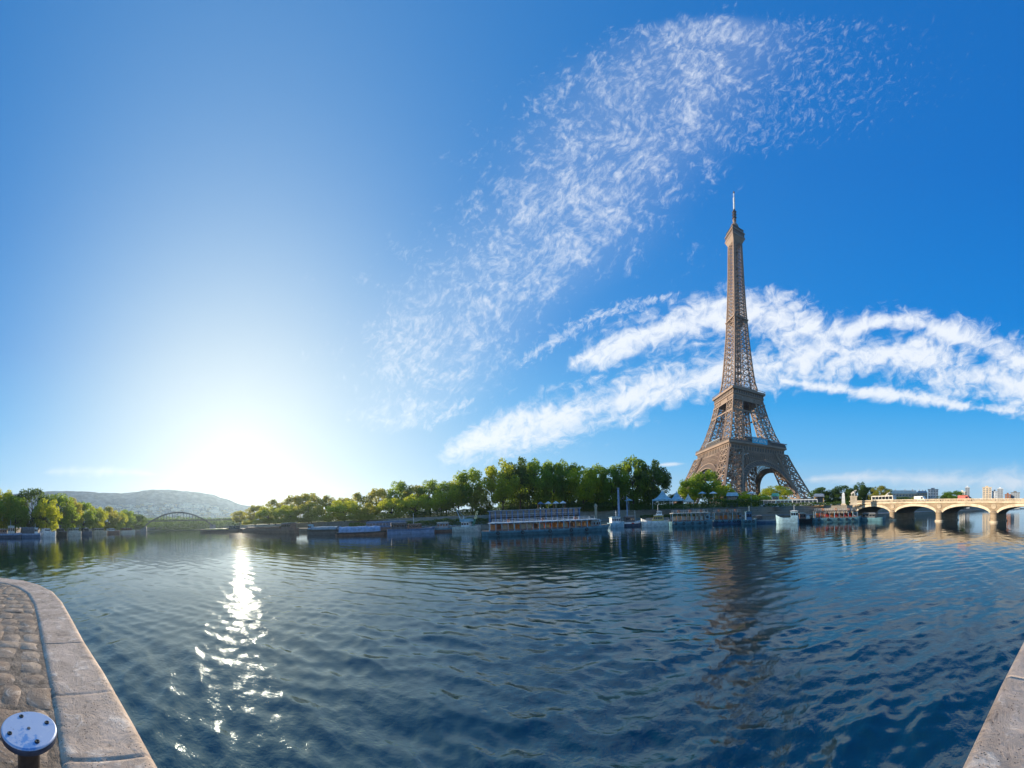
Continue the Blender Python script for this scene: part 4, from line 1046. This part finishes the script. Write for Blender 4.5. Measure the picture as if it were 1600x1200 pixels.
def tour_boat(label, x0, d0, x1, d1, wid, fb, hullm, bays, roofh, seats, roofm='white', flip=False, up=None):
    t, L, h = boat('tour_boat', label, x0, d0, x1, d1, wid, fb, hullm, 'wood', flip, up=up or 'teal', bow=.12, sheer=.7)
    x0_, x1_ = -.44 * L, .38 * L; z0 = fb; w = wid * .86
    mb = MB(); mb.box((x0_ - .4, -w / 2 - .3, z0 + roofh), (x1_ + .4, w / 2 + .3, z0 + roofh + .16)); mb.box((x0_ + .3, -w / 2 + .4, z0 + roofh + .16), (x1_ - .3, w / 2 - .4, z0 + roofh + .3)); roof = mb.build('roof', M[roofm], t)
    n = bays
    for i in range(n + 1):
        x = x0_ + (x1_ - x0_) * i / n
        for sg in (-1, 1): mb = MB(); mb.box((x - .12, sg * w / 2 - .1, z0 - .1), (x + .12, sg * w / 2 + .1, z0 + roofh)); mb.build('post', M['cyan' if i % 4 == 0 else 'zinc'], t)
    for sg in (-1, 1): mb = MB(); mb.box((x0_, sg * w / 2 - .06, z0 - .1), (x1_, sg * w / 2 + .06, z0 + .45)); mb.build('side_panel', M['maroon'], t)
    r = random.Random(int(L * 10))
    for i in range(n):
        xa = x0_ + (x1_ - x0_) * (i + .18) / n; xb = x0_ + (x1_ - x0_) * (i + .82) / n
        for y in (-w * .36, -w * .05, w * .27):
            mb = MB(); mt_ = M[r.choice(seats)]
            mb.box((xa, y, z0 + .1), (xb, y + .9, z0 + .5)); mb.box((xa, y + .75, z0 + .5), (xb, y + .9, z0 + 1.5 + r.uniform(0, .3)))
            mb.box((xa, y, z0 - .1), (xa + .15, y + .9, z0 + .1)); mb.box((xb - .15, y, z0 - .1), (xb, y + .9, z0 + .1))
            mb.build('seat_row', mt_, t)
    cabin(t, L, .83, .91, wid * .5, fb - .1, roofh * .9, 'cyan', roofm, 2, name='wheelhouse')
    rail(t, L, w, z0 + roofh + .16, .08, .85)
    # life rings on the roof rail
    for u in (.2, .45, .7):
        mb = MB(); 
        for i in range(12):
            a, b = 2 * math.pi * i / 12, 2 * math.pi * (i + 1) / 12; mb.bar(((u - .5) * L + .36 * math.cos(a), -w / 2 - .1, z0 + roofh + .75 + .36 * math.sin(a)), ((u - .5) * L + .36 * math.cos(b), -w / 2 - .1, z0 + roofh + .75 + .36 * math.sin(b)), .09, 0, 5)
        mb.build('life_ring', M['orange'], t)
    for u in (.12, .3, .5, .66, .78): tyre(t, (u - .5) * L, -wid * .515, fb * .6, h)
    return t, L
warm = ['varnish', 'varnish', 'cream', 'orange', 'wood', 'rust']
tour_boat('longest sightseeing boat with a teal hull and warm wooden seats', 752, 84, 952, 90, 6.5, 1.25, 'teal', 18, 2.15, warm)
t, L, h = boat('cabin_boat', 'small bright cyan and white boat right of the longest sightseeing boat', 950, 104, 974, 106, 3.6, 1.7, 'cyan', 'offwhite')
cabin(t, L, .15, .7, 2.9, 1.6, 2.0, 'white', 'cyan', 4, winm='glass_blue'); mast(t, 0, 0, 3, 6)
t, L, h = boat('cabin_boat', 'dark blue boat with red side lamps between cyan boat and white yacht', 973, 110, 1000, 112, 4.0, 1.6, 'navy', 'white', up='white')
cabin(t, L, .1, .6, 3.2, 1.5, 2.2, 'charcoal', 'zinc', 4); mast(t, L * .2, 0, 2, 6); mb = MB(); mb.box((-L * .1, -2.06, 1.0), (L * .05, -1.95, 1.4)); mb.build('side_lamp', M['red'], t)
t, L, h = boat('motor_yacht', 'white motor yacht with a yellow deckhouse below the blue canopy', 1001, 104, 1046, 104, 4.6, 2.0, 'white', 'wood', True, sheer=1.0, bow=.35, up='white')
cabin(t, L, .2, .62, 3.6, 1.9, 1.9, 'yellow', 'white', 5, slope=.5); cabin(t, L, .26, .46, 3.0, 4.0, 1.2, 'white', 'white', 3, slope=.3, name='flybridge'); rail(t, L, 3.8, 2.0); mast(t, -L * .1, 0, 5.4, 7.6)
tour_boat('pale sightseeing boat with beige interior beside the white motor yacht', 1045, 100, 1113, 103, 5.8, 1.6, 'teal', 8, 2.7, ['cream', 'varnish', 'offwhite'], 'offwhite')
tour_boat('second pale sightseeing boat below the left leg of the tower', 1112, 108, 1162, 110, 5.6, 1.5, 'blue', 6, 2.6, ['varnish', 'cream', 'orange'], 'grey_stone')
t, L, h = boat('cabin_boat', 'small teal tug with a tall wheelhouse under the tower corner', 1159, 104, 1182, 105, 3.8, 1.5, 'teal', 'zinc')
cabin(t, L, .25, .62, 2.6, 1.4, 2.8, 'blue', 'teal', 3, name='wheelhouse'); mast(t, 0, 0, 4, 6.4, 'cyan'); [tyre(t, (u - .5) * L, -1.95, .9, h) for u in (.2, .45, .7)]
t, L, h = boat('barge', 'low empty blue barge below the big arch of the tower', 1178, 108, 1216, 108, 4.6, 1.2, 'blue', 'charcoal', up='zinc')
cabin(t, L, .1, .35, 3, 1.1, 1.5, 'charcoal', 'grey_stone', 3); rail(t, L, 4, 1.2, .4, .85, 'zinc')
t, L, h = boat('cabin_boat', 'bright cyan bowed boat with a dark open cockpit', 1212, 104, 1248, 104, 4.0, 1.9, 'cyan', 'black', True, sheer=1.2, bow=.4, up='cyan')
cabin(t, L, .05, .35, 3.2, 1.8, 2.4, 'cyan', 'white', 3, name='wheelhouse', winm='glass'); mast(t, -L * .3, 0, 4, 6.2)
t, L, h = boat('cabin_boat', 'small black boat with a cluttered deck right of the cyan bowed boat', 1246, 106, 1269, 107, 3.8, 1.4, 'black', 'rust')
cabin(t, L, .15, .5, 2.8, 1.3, 2.0, 'maroon', 'offwhite', 3); cover(t, L, .55, .8, 2.6, 1.3, 1.2, 'offwhite')
tour_boat('dark sightseeing boat with orange and red seats nearest to the road bridge', 1268, 108, 1346, 112, 5.6, 1.5, 'teal', 9, 2.4, ['rust', 'red', 'orange', 'maroon'], 'charcoal')
t, L, h = boat('barge', 'teal pontoon boat lying under the first arch of the road bridge', 1346, 114, 1384, 112, 5, 1.3, 'teal', 'zinc')
cabin(t, L, .1, .6, 3.6, 1.2, 1.7, 'charcoal', 'zinc', 4)
# ------------------------------------------------------------------ things on the far quay
def tangent(x): v = ray(x, 800); return -math.atan2(v[0], v[1])
def stand(name, label, cat, x, dist, z, group=None): return thing(name, label, cat, polar(x, dist, z), tangent(x), group)
def pxw(wpx, dist): return wpx / F * dist

# long glass pavilion on the lower quay
def pavilion():
    a, b = polar(764, 129, 2.2), polar(906, 130.5, 2.2); mid = (a + b) / 2; dv = b - a; L = dv.length
    t = thing('riverside_pavilion', 'long low glass pavilion with blue columns behind the longest sightseeing boat', 'pavilion', mid, math.atan2(dv.y, dv.x))
    mb = MB(); mb.box((-L / 2, 0, 0), (L / 2, 6, 3.0)); mb.build('wall', M['charcoal'], t)
    mb = MB(); mb.box((-L / 2, .2, 3.0), (L / 2, .35, 5.6)); mb.box((-L / 2, .35, 3.0), (L / 2, 5.8, 3.1)); mb.build('glass_front', M['glass_blue'], t)
    mb = MB(); mb.box((-L / 2 - .5, -1.2, 5.6), (L / 2 + .5, 6.6, 6.0)); mb.build('roof', M['zinc'], t)
    mb = MB(); mb.box((-L / 2, -1.0, 3.0), (L / 2, .2, 3.2)); mb.build('balcony', M['zinc'], t)
    n = 17
    for i in range(n):
        x = -L / 2 + .4 + (L - .8) * i / (n - 1); mb = MB(); mb.box((x - .28, -.95, .002), (x + .28, -.4, 5.6)); mb.build('column', M['column_blue'], t)
    mb = MB(); mb.box((-L / 2, -.98, 4.0), (L / 2, -.92, 4.1)); mb.build('handrail', M['white'], t)
    return t
pavilion()
def parasol(x, d, z, h, w, m_, label, group):
    t = stand('parasol', label, 'parasol', x, d, z, group)
    mb = MB(); mb.bar((0, 0, 0), (0, 0, h), .06, 0, 6); mb.build('pole', M['white'], t)
    mb = MB(); n = 8
    for k in range(n):
        a0, a1 = 2 * math.pi * k / n, 2 * math.pi * (k + 1) / n; r = w / 2
        A, B_, T = (r * math.cos(a0), r * math.sin(a0), h - .9), (r * math.cos(a1), r * math.sin(a1), h - .9), (0, 0, h + .05)
        mb.face([A, B_, T]); mb.face([B_, A, (A[0] * .97, A[1] * .97, h - 1.15), (B_[0] * .97, B_[1] * .97, h - 1.15)])
    mb.build('canopy', M[m_], t)
gP = 'parasols on the glass pavilion roof'
for x, m_, lab in [(845, 'blue', 'deep blue parasol at the left end of the roof row'), (857, 'white', 'white parasol next to the deep blue one'), (869, 'white', 'white parasol in the middle of the three white ones'), (880, 'white', 'white parasol at the right end of the roof row')]:
    parasol(x, 131.5, 8.2, 3.3, 3.0, m_, lab, gP)
gQ = 'parasols among the trees below the tower'
for x, m_, lab in [(1098, 'cyan', 'pale cyan parasol under the round green tree'), (1115, 'white', 'white parasol right of the pale cyan one'), (1174, 'white', 'white parasol at the left foot of the big arch'), (983, 'cyan', 'light blue parasol beside the blue grey mast')]:
    parasol(x, 146, 6.2, zat(x, 768 if x > 1000 else 779, 146) - 6.2, 4.2, m_, lab, gQ)
def tent(x, d, ytop, wpx, m_, label):
    t = stand('peaked_tent', label, 'tent', x, d, 6.2, 'peaked tents on the upper quay'); W = pxw(wpx, d); H = zat(x, ytop, d) - 6.2; e = H * .52
    mb = MB(); c4 = [(-W / 2, -2.5), (W / 2, -2.5), (W / 2, 2.5), (-W / 2, 2.5)]
    for i in range(4):
        a, b = c4[i], c4[(i + 1) % 4]
        for k in range(4):
            u0, u1 = k / 4, (k + 1) / 4; f = lambda u: 1 - u; zz = lambda u: e + (H - e) * u ** 1.8
            P = lambda q, u: (q[0] * f(u), q[1] * f(u), zz(u)); mb.face([P(a, u0), P(b, u0), P(b, u1), P(a, u1)])
        mb.face([(*a, e), (*a, e - .7), (*b, e - .7), (*b, e)])
    mb.build('canopy', M[m_], t)
    for q in c4:
        mb = MB(); mb.bar((q[0] * .97, q[1] * .97, 0), (q[0] * .97, q[1] * .97, e), .09, 0, 6); mb.build('pole', M['white'], t)
tent(1036, 142, 766, 32, 'cyan', 'largest pale blue peaked tent beside the tall trees')
tent(1058, 142, 767, 22, 'cyan', 'middle pale blue peaked tent')
tent(1076, 143, 771, 16, 'offwhite', 'smallest whitish peaked tent nearest to the tower')
def kiosk(x, d, ytop, wpx, wallm, roofm, label, open_=True, cat='kiosk'):
    t = stand('kiosk', label, cat, x, d, 6.2); W = pxw(wpx, d); H = zat(x, ytop, d) - 6.2
    mb = MB(); mb.box((-W / 2, 0, 0), (W / 2, 3, H * .8)); mb.build('wall', M[wallm], t)
    mb = MB(); mb.hexa([(-W * .58, -1.4, H * .74), (W * .58, -1.4, H * .74), (W * .58, 3.4, H * .8), (-W * .58, 3.4, H * .8), (-W * .5, -.9, H * .92), (W * .5, -.9, H * .92), (W * .42, 2.6, H), (-W * .42, 2.6, H)]); mb.build('awning', M[roofm], t)
    mb = MB(); mb.box((-W * .4, -.06, H * .3), (W * .4, .02, H * .68)); mb.build('hatch', M['glass'], t)
    mb = MB(); mb.box((-W * .44, -.5, H * .24), (W * .44, .0, H * .29)); mb.build('counter', M['zinc'], t)
kiosk(1145, 143, 769, 17, 'charcoal', 'cyan', 'dark kiosk with a bright sky blue awning below the tower corner')
kiosk(1212, 148, 770, 11, 'white', 'pale_green', 'small white kiosk with a mint green awning under the big arch')
kiosk(1280, 150, 771, 15, 'varnish', 'zinc', 'warm tan kiosk with a grey roof in front of the dark trees')
# advertising column and mast
t = stand('advertising_column', 'slim beige column on the quay right of the glass pavilion', 'column', 931, 133, 2.2)
mb = MB(); mb.lathe([(.75, 0), (.75, .5), (.6, .6), (.6, 6.2)], 14); mb.build('shaft', M['cream'], t, smooth=False)
mb = MB(); mb.lathe([(.85, 6.2), (.85, 6.5), (.5, 7.2), (.1, 7.6)], 14); mb.build('cap', M['tan_stone'], t)
t = stand('quay_mast', 'tall blue grey mast on the quay in front of the tall trees', 'mast', 967, 126, 2.2); Hm = zat(967, 764, 126) - 2.2
mb = MB(); mb.bar((0, 0, 0), (0, 0, Hm), .55, 0, 8, .42); mb.build('pole', M['tarp_blue'], t)
mb = MB(); mb.lathe([(.9, 0), (.9, .8), (.6, 1.0)], 12); mb.build('base', M['charcoal'], t)
mb = MB(); mb.box((-.55, -.55, Hm), (.55, .55, Hm + .5)); mb.build('head', M['zinc'], t)
t = stand('quay_mast', 'thinner shorter mast right of the tall blue grey one', 'mast', 980, 127, 2.2); Hm = zat(980, 776, 127) - 2.2
mb = MB(); mb.bar((0, 0, 0), (0, 0, Hm), .3, 0, 8, .22); mb.build('pole', M['tarp_blue'], t)
mb = MB(); mb.lathe([(.5, 0), (.5, .5), (.35, .6)], 12); mb.build('base', M['charcoal'], t)

# clipped hedges of leaves along the upper quay
def hedge(x0, x1, d0, d1, zb, h, dep, label, seed, mn='leaf_dark', flower=0.0):
    a, b = polar(x0, d0, zb), polar(x1, d1, zb); mid = (a + b) / 2; dv = b - a; L = dv.length
    g = np.random.default_rng(seed); n = int(L * h * 40); V = []
    px = g.uniform(-.5, .5, n) * L; py = g.uniform(-.5, .5, n) * dep; pz = g.random(n) ** .7 * h * (.86 + .14 * np.sin(px * .9 + seed) * np.sin(px * .37))
    pos = np.stack([px, py, pz], 1); nr = g.normal(size=(n, 3)); nr /= np.linalg.norm(nr, axis=1)[:, None]; u = np.cross(nr, g.normal(size=(n, 3))); u /= np.linalg.norm(u, axis=1)[:, None]; w = np.cross(nr, u); sz = g.uniform(.14, .32, (n, 1))
    V = np.stack([pos - u * sz, pos - w * sz * .7, pos + u * sz, pos + w * sz * .7], 1).reshape(-1, 3)
    me = bpy.data.meshes.new('clipped_hedge'); me.from_pydata(V.tolist(), [], np.arange(n * 4).reshape(-1, 4).tolist()); me.materials.append(M[mn])
    o = link('clipped_hedge', me, None, mid); o.rotation_euler = (0, 0, math.atan2(dv.y, dv.x)); tag(o, label, 'hedge', 'hedges along the upper quay')
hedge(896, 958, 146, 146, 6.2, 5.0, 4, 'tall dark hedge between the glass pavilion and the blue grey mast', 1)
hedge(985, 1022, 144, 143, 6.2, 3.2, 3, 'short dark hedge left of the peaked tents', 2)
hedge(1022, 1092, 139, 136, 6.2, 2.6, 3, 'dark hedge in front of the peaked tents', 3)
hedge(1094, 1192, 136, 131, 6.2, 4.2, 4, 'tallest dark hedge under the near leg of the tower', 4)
hedge(1196, 1330, 131, 124, 6.2, 1.7, 2, 'low dark hedge in front of the parked coaches', 5)
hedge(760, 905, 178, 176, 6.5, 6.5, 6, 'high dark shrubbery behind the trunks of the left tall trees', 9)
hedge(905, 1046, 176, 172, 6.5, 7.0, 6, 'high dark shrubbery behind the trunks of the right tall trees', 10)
hedge(640, 770, 160, 148, 6.2, 4.6, 4, 'dark hedge under the yellow green trees left of the pavilion', 6)
hedge(545, 668, 141, 132, 2.3, 3.0, 2.5, 'dark shrubs on the lower quay behind the blue hulled cabin boat', 21)
hedge(668, 762, 132, 131, 2.3, 3.4, 2.5, 'dark shrubs on the lower quay behind the crane boat', 22)
hedge(1000, 1090, 131, 126, 2.3, 1.8, 1.5, 'low shrubs on the lower quay behind the white motor yacht', 23)
hedge(380, 520, 262, 178, 6.2, 4.0, 5, 'hazy hedge below the brownish domed trees', 7, 'leaf_olive')
hedge(522, 640, 176, 160, 6.2, 3.6, 5, 'olive hedge behind the blue covered barges', 8, 'leaf_olive')

# coaches and cars on the upper quay
def vehicle(kind, x, d, z, bodym, label, group, rz=None, loc=None):
    L, W, H = {'coach': (12, 2.5, 3.2), 'car': (4.3, 1.75, 1.45), 'van': (5.2, 2.0, 2.3)}[kind]
    nm = {'coach': 'parked_coach', 'car': 'parked_car', 'van': 'delivery_van'}[kind]
    t = thing(nm, label, kind, loc or polar(x, d, z), tangent(x) if rz is None else rz, group); mb = MB(); g0 = .32
    def prof(pts, y0, y1, m=0):
        n = len(pts); 
        mb.face([(p[0], y0, p[1]) for p in pts], m); mb.face([(p[0], y1, p[1]) for p in pts[::-1]], m)
        for i in range(n): a, b = pts[i], pts[(i + 1) % n]; mb.face([(b[0], y0, b[1]), (a[0], y0, a[1]), (a[0], y1, a[1]), (b[0], y1, b[1])], m)
    h = L / 2
    if kind == 'car': pts = [(-h, g0), (h, g0), (h, .7), (h - .9, .92), (h - 1.6, H), (-h + 1.0, H), (-h + .15, .95), (-h, .75)]
    elif kind == 'van': pts = [(-h, g0), (h, g0), (h, .95), (h - .8, 1.25), (h - 1.4, H), (-h, H)]
    else: pts = [(-h, g0), (h, g0), (h, 1.4), (h - .35, H - .1), (h - .6, H), (-h + .2, H), (-h, H - .2)]
    prof(pts, -W / 2, W / 2); mb.build('body', M[bodym], t)
    rows = {'car': [(-h + .55, -.1), (0, h - 1.45)], 'van': [(h - 2.2, h - 1.25)], 'coach': [(-h + .5 + 1.85 * i, -h + .5 + 1.85 * i + 1.65) for i in range(6)]}[kind]
    zz = {'car': (.95, 1.33), 'van': (1.3, 1.95), 'coach': (1.55, 2.75)}[kind]
    for a, b in rows:
        for sg in (-1, 1):
            mb = MB(); mb.box((a, sg * W / 2 - .02, zz[0]), (b, sg * W / 2 + .02, zz[1])); mb.build('window', M['glass'], t)
    wr = .33 if kind != 'coach' else .48
    for u in (-.30, .31):
        for sg in (-1, 1):
            mb = MB(); n = 12; x_ = u * L
            for i in range(n):
                p, q = 2 * math.pi * i / n, 2 * math.pi * (i + 1) / n
                A = [(x_ + wr * math.cos(k), sg * (W / 2 - e), wr + wr * math.sin(k)) for e in (.2, -.03) for k in (p, q)]
                mb.face([A[0], A[1], A[3], A[2]])
            mb.face([(x_ + wr * math.cos(2 * math.pi * i / n), sg * (W / 2 + .03), wr + wr * math.sin(2 * math.pi * i / n)) for i in range(n)])
            mb.build('wheel', M['black'], t)
    return t
gC2 = 'coaches parked on the upper quay'; gV = 'cars parked on the upper quay'
vehicle('coach', 1206, 137, 6.2, 'offwhite', 'white coach parked furthest left below the big arch', gC2)
vehicle('coach', 1232, 136, 6.2, 'cyan', 'pale blue coach parked in the middle below the tower leg', gC2)
vehicle('coach', 1258, 135, 6.2, 'white', 'white coach parked at the tip of the right tower leg', gC2)
for x, m_, lab in [(1276, 'tarp_blue', 'blue car parked right of the white coach'), (1287, 'white', 'white car parked in front of the tan kiosk'), (1298, 'zinc', 'silver grey car in front of the dark trees'), (1309, 'navy', 'dark blue car left of the slim white pillar')]:
    vehicle('car', x, 134, 6.2, m_, lab, gV)

# equestrian statues at the land end of the bridge
def statue(loc, rz, label, hgt):
    t = thing('equestrian_statue', label, 'statue', loc, rz, 'statues at the ends of the road bridge'); k = hgt / 8.0
    mb = MB(); 
    for w, z0, z1 in ((1.75, 0, .6), (1.45, .6, 4.0), (1.65, 4.0, 4.5)): mb.box((-w * k * 1.15, -w * k * .8, z0 * k), (w * k * 1.15, w * k * .8, z1 * k))
    mb.build('pedestal', M['pale_stone'], t)
    def skin(name, V, E_, Rr_, par):
        me = bpy.data.meshes.new(name); me.from_pydata([tuple(c * k for c in v) for v in V], E_, []); o = link(name, me, par); me.materials.append(M['offwhite'])
        mo = o.modifiers.new('skin', 'SKIN'); sv = me.skin_vertices[0].data
        for i, r in enumerate(Rr_): sv[i].radius = (r * k, r * k)
        sv[0].use_root = True; s2 = o.modifiers.new('sub', 'SUBSURF'); s2.levels = 1; s2.render_levels = 1; return o
    z = 4.5
    V = [(-.2, 0, z + 1.75), (.55, 0, z + 1.85), (.95, 0, z + 2.45), (1.25, 0, z + 2.95), (1.7, 0, z + 2.75), (-.8, 0, z + 1.8), (-1.15, 0, z + 1.5), (-1.3, 0, z + .8),
         (.6, .3, z + 1.1), (.62, .3, z + .55), (.65, .3, z + .03), (.62, -.3, z + 1.2), (.95, -.3, z + .85), (.8, -.3, z + .4), (-.8, .3, z + 1.1), (-1.0, .3, z + .6), (-.9, .3, z + .03), (-.75, -.3, z + 1.1), (-.9, -.3, z + .6), (-.75, -.3, z + .03)]
    E_ = [(0, 1), (1, 2), (2, 3), (3, 4), (0, 5), (5, 6), (6, 7), (1, 8), (8, 9), (9, 10), (1, 11), (11, 12), (12, 13), (5, 14), (14, 15), (15, 16), (5, 17), (17, 18), (18, 19)]
    skin('horse', V, E_, [.5, .5, .32, .24, .14, .48, .16, .08] + [.2, .12, .11, .2, .12, .1, .24, .13, .11, .24, .13, .11], t)
    V = [(.35, -.95, z + 1.55), (.35, -.95, z + 2.1), (.35, -.95, z + 2.55), (.36, -.95, z + 2.72), (.4, -.95, z + 2.95), (.35, -.78, z + .85), (.3, -.78, z + .04), (.4, -1.12, z + .85), (.55, -1.12, z + .04), (.36, -.7, z + 2.45), (.6, -.55, z + 2.3), (.9, -.4, z + 2.5), (.32, -1.22, z + 2.4), (.2, -1.35, z + 1.95), (.3, -1.3, z + 1.55)]
    E_ = [(0, 1), (1, 2), (2, 3), (3, 4), (0, 5), (5, 6), (0, 7), (7, 8), (2, 9), (9, 10), (10, 11), (2, 12), (12, 13), (13, 14)]
    skin('warrior', V, E_, [.25, .26, .26, .11, .17, .16, .09, .16, .09, .13, .1, .07, .13, .1, .07], t)
p = polar(1334, 117, 6.2); statue(p, tangent(1334), 'white horse and warrior statue on a stone pedestal left of the road bridge', zat(1334, 764, 117) - 6.2)
p = polar(1387, 134, BTOP); statue(p, tangent(1387), 'smaller white statue rising behind the road bridge parapet', zat(1387, 768, 134) - BTOP)
t = stand('white_pillar', 'slim white pillar left of the white horse statue', 'pillar', 1318, 121, 6.2)
mb = MB(); mb.frustum(.75, .55, 0, 4.6); mb.build('shaft', M['white'], t); mb = MB(); mb.frustum(1.1, 1.1, 0, .5); mb.frustum(.95, .8, .5, .8); mb.build('base', M['pale_stone'], t); mb = MB(); mb.frustum(.62, .05, 4.6, 5.4); mb.build('cap', M['white'], t)
# traffic on the bridge
def on_bridge(u, off): q = BA + BU * u + BN * off; return Vector((q.x, q.y, BTOP + .454))
brz = math.atan2(BU.y, BU.x)
vehicle('van', 0, 0, 0, 'white', 'white van driving over the second bridge arch', 'vehicles on the road bridge', brz, on_bridge(26, 4))
vehicle('van', 0, 0, 0, 'red', 'red van driving over the third bridge arch', 'vehicles on the road bridge', brz, on_bridge(44.5, 4))
vehicle('coach', 0, 0, 0, 'offwhite', 'cream coach at the far end of the road bridge', 'vehicles on the road bridge', brz, on_bridge(5, 8))

mk('pale_grey', (.48, .52, .57), .7, vscale=.2)
mk('window_grey', (.16, .19, .23), .25)
# ------------------------------------------------------------------ buildings in the distance
def building(x0, x1, ytop, d, wallm, roofm, label, rows, cols, roofh=0.0, dep=16, name='apartment_block', group=None):
    xc = (x0 + x1) / 2; t = stand(name, label, 'building', xc, d, 7.0, group); W = pxw(x1 - x0, d); H = zat(xc, ytop, d) - 7.0 - roofh
    mb = MB(); mb.box((-W / 2, 0, -3), (W / 2, dep, H)); mb.build('wall', M[wallm], t)
    mb = MB()
    if roofh: mb.hexa([(-W / 2 - .4, -.4, H), (W / 2 + .4, -.4, H), (W / 2 + .4, dep + .4, H), (-W / 2 - .4, dep + .4, H), (-W / 2 + roofh * .5, roofh * .6, H + roofh), (W / 2 - roofh * .5, roofh * .6, H + roofh), (W / 2 - roofh * .5, dep - roofh * .6, H + roofh), (-W / 2 + roofh * .5, dep - roofh * .6, H + roofh)])
    else: mb.box((-W / 2 - .3, -.3, H), (W / 2 + .3, dep + .3, H + .8)); mb.box((-W * .2, dep * .3, H + .8), (W * .15, dep * .7, H + 3))
    rf = mb.build('roof', M[roofm], t)
    if roofh:
        for u in (-.3, .05, .32):
            mb = MB(); mb.box((u * W - .6, dep * .45, H + roofh * .6), (u * W + .6, dep * .55, H + roofh + 1.8)); mb.build('chimney', M['cream'], rf)
    fh = (H - 1) / rows; fw = W / cols
    for r in range(rows):
        for c_ in range(cols):
            mb = MB(); xx = -W / 2 + fw * (c_ + .5); zz = fh * r + .8
            mb.box((xx - fw * .26, -.06, zz + fh * .18), (xx + fw * .26, .05, zz + fh * .74)); mb.build('window', M['window_grey'], t)
gB2 = 'buildings beyond the road bridge'
building(1390, 1434, 766, 430, 'cream', 'offwhite', 'long cream apartment block with pale roof behind the bridge trees', 4, 9, 5, group=gB2)
building(1433, 1449, 767, 420, 'tan_stone', 'zinc', 'tan block at the right end of the long cream block', 5, 4, 3, group=gB2)
building(1450, 1466, 765, 460, 'pale_grey', 'zinc', 'blue grey block with a flat roof over the second arch', 6, 4, group=gB2)
building(1499, 1508, 769, 400, 'offwhite', 'offwhite', 'low pale block touching the slim grey tower block', 5, 2, group=gB2)
building(1508, 1515, 762, 402, 'zinc', 'pale_grey', 'slim dark grey tower block standing alone', 9, 2, group=gB2)
building(1535, 1549, 762, 420, 'cream', 'cream', 'beige tower block left of the blue grey twin towers', 10, 3, group=gB2)
building(1550, 1558, 768, 425, 'pale_grey', 'zinc', 'lower blue grey tower of the pair', 9, 2, group=gB2)
building(1558, 1567, 764, 425, 'zinc', 'pale_grey', 'higher glassy blue grey tower of the pair', 10, 2, group=gB2)
building(1570, 1579, 773, 420, 'rust', 'rust', 'low red brown block right of the twin towers', 5, 2, group=gB2)
building(1579, 1593, 770, 430, 'zinc', 'charcoal', 'dark glassy block near the right picture edge', 7, 4, group=gB2)
building(852, 884, 752, 240, 'offwhite', 'zinc', 'pale apartment block glimpsed through the tall quay trees', 5, 5, 4)
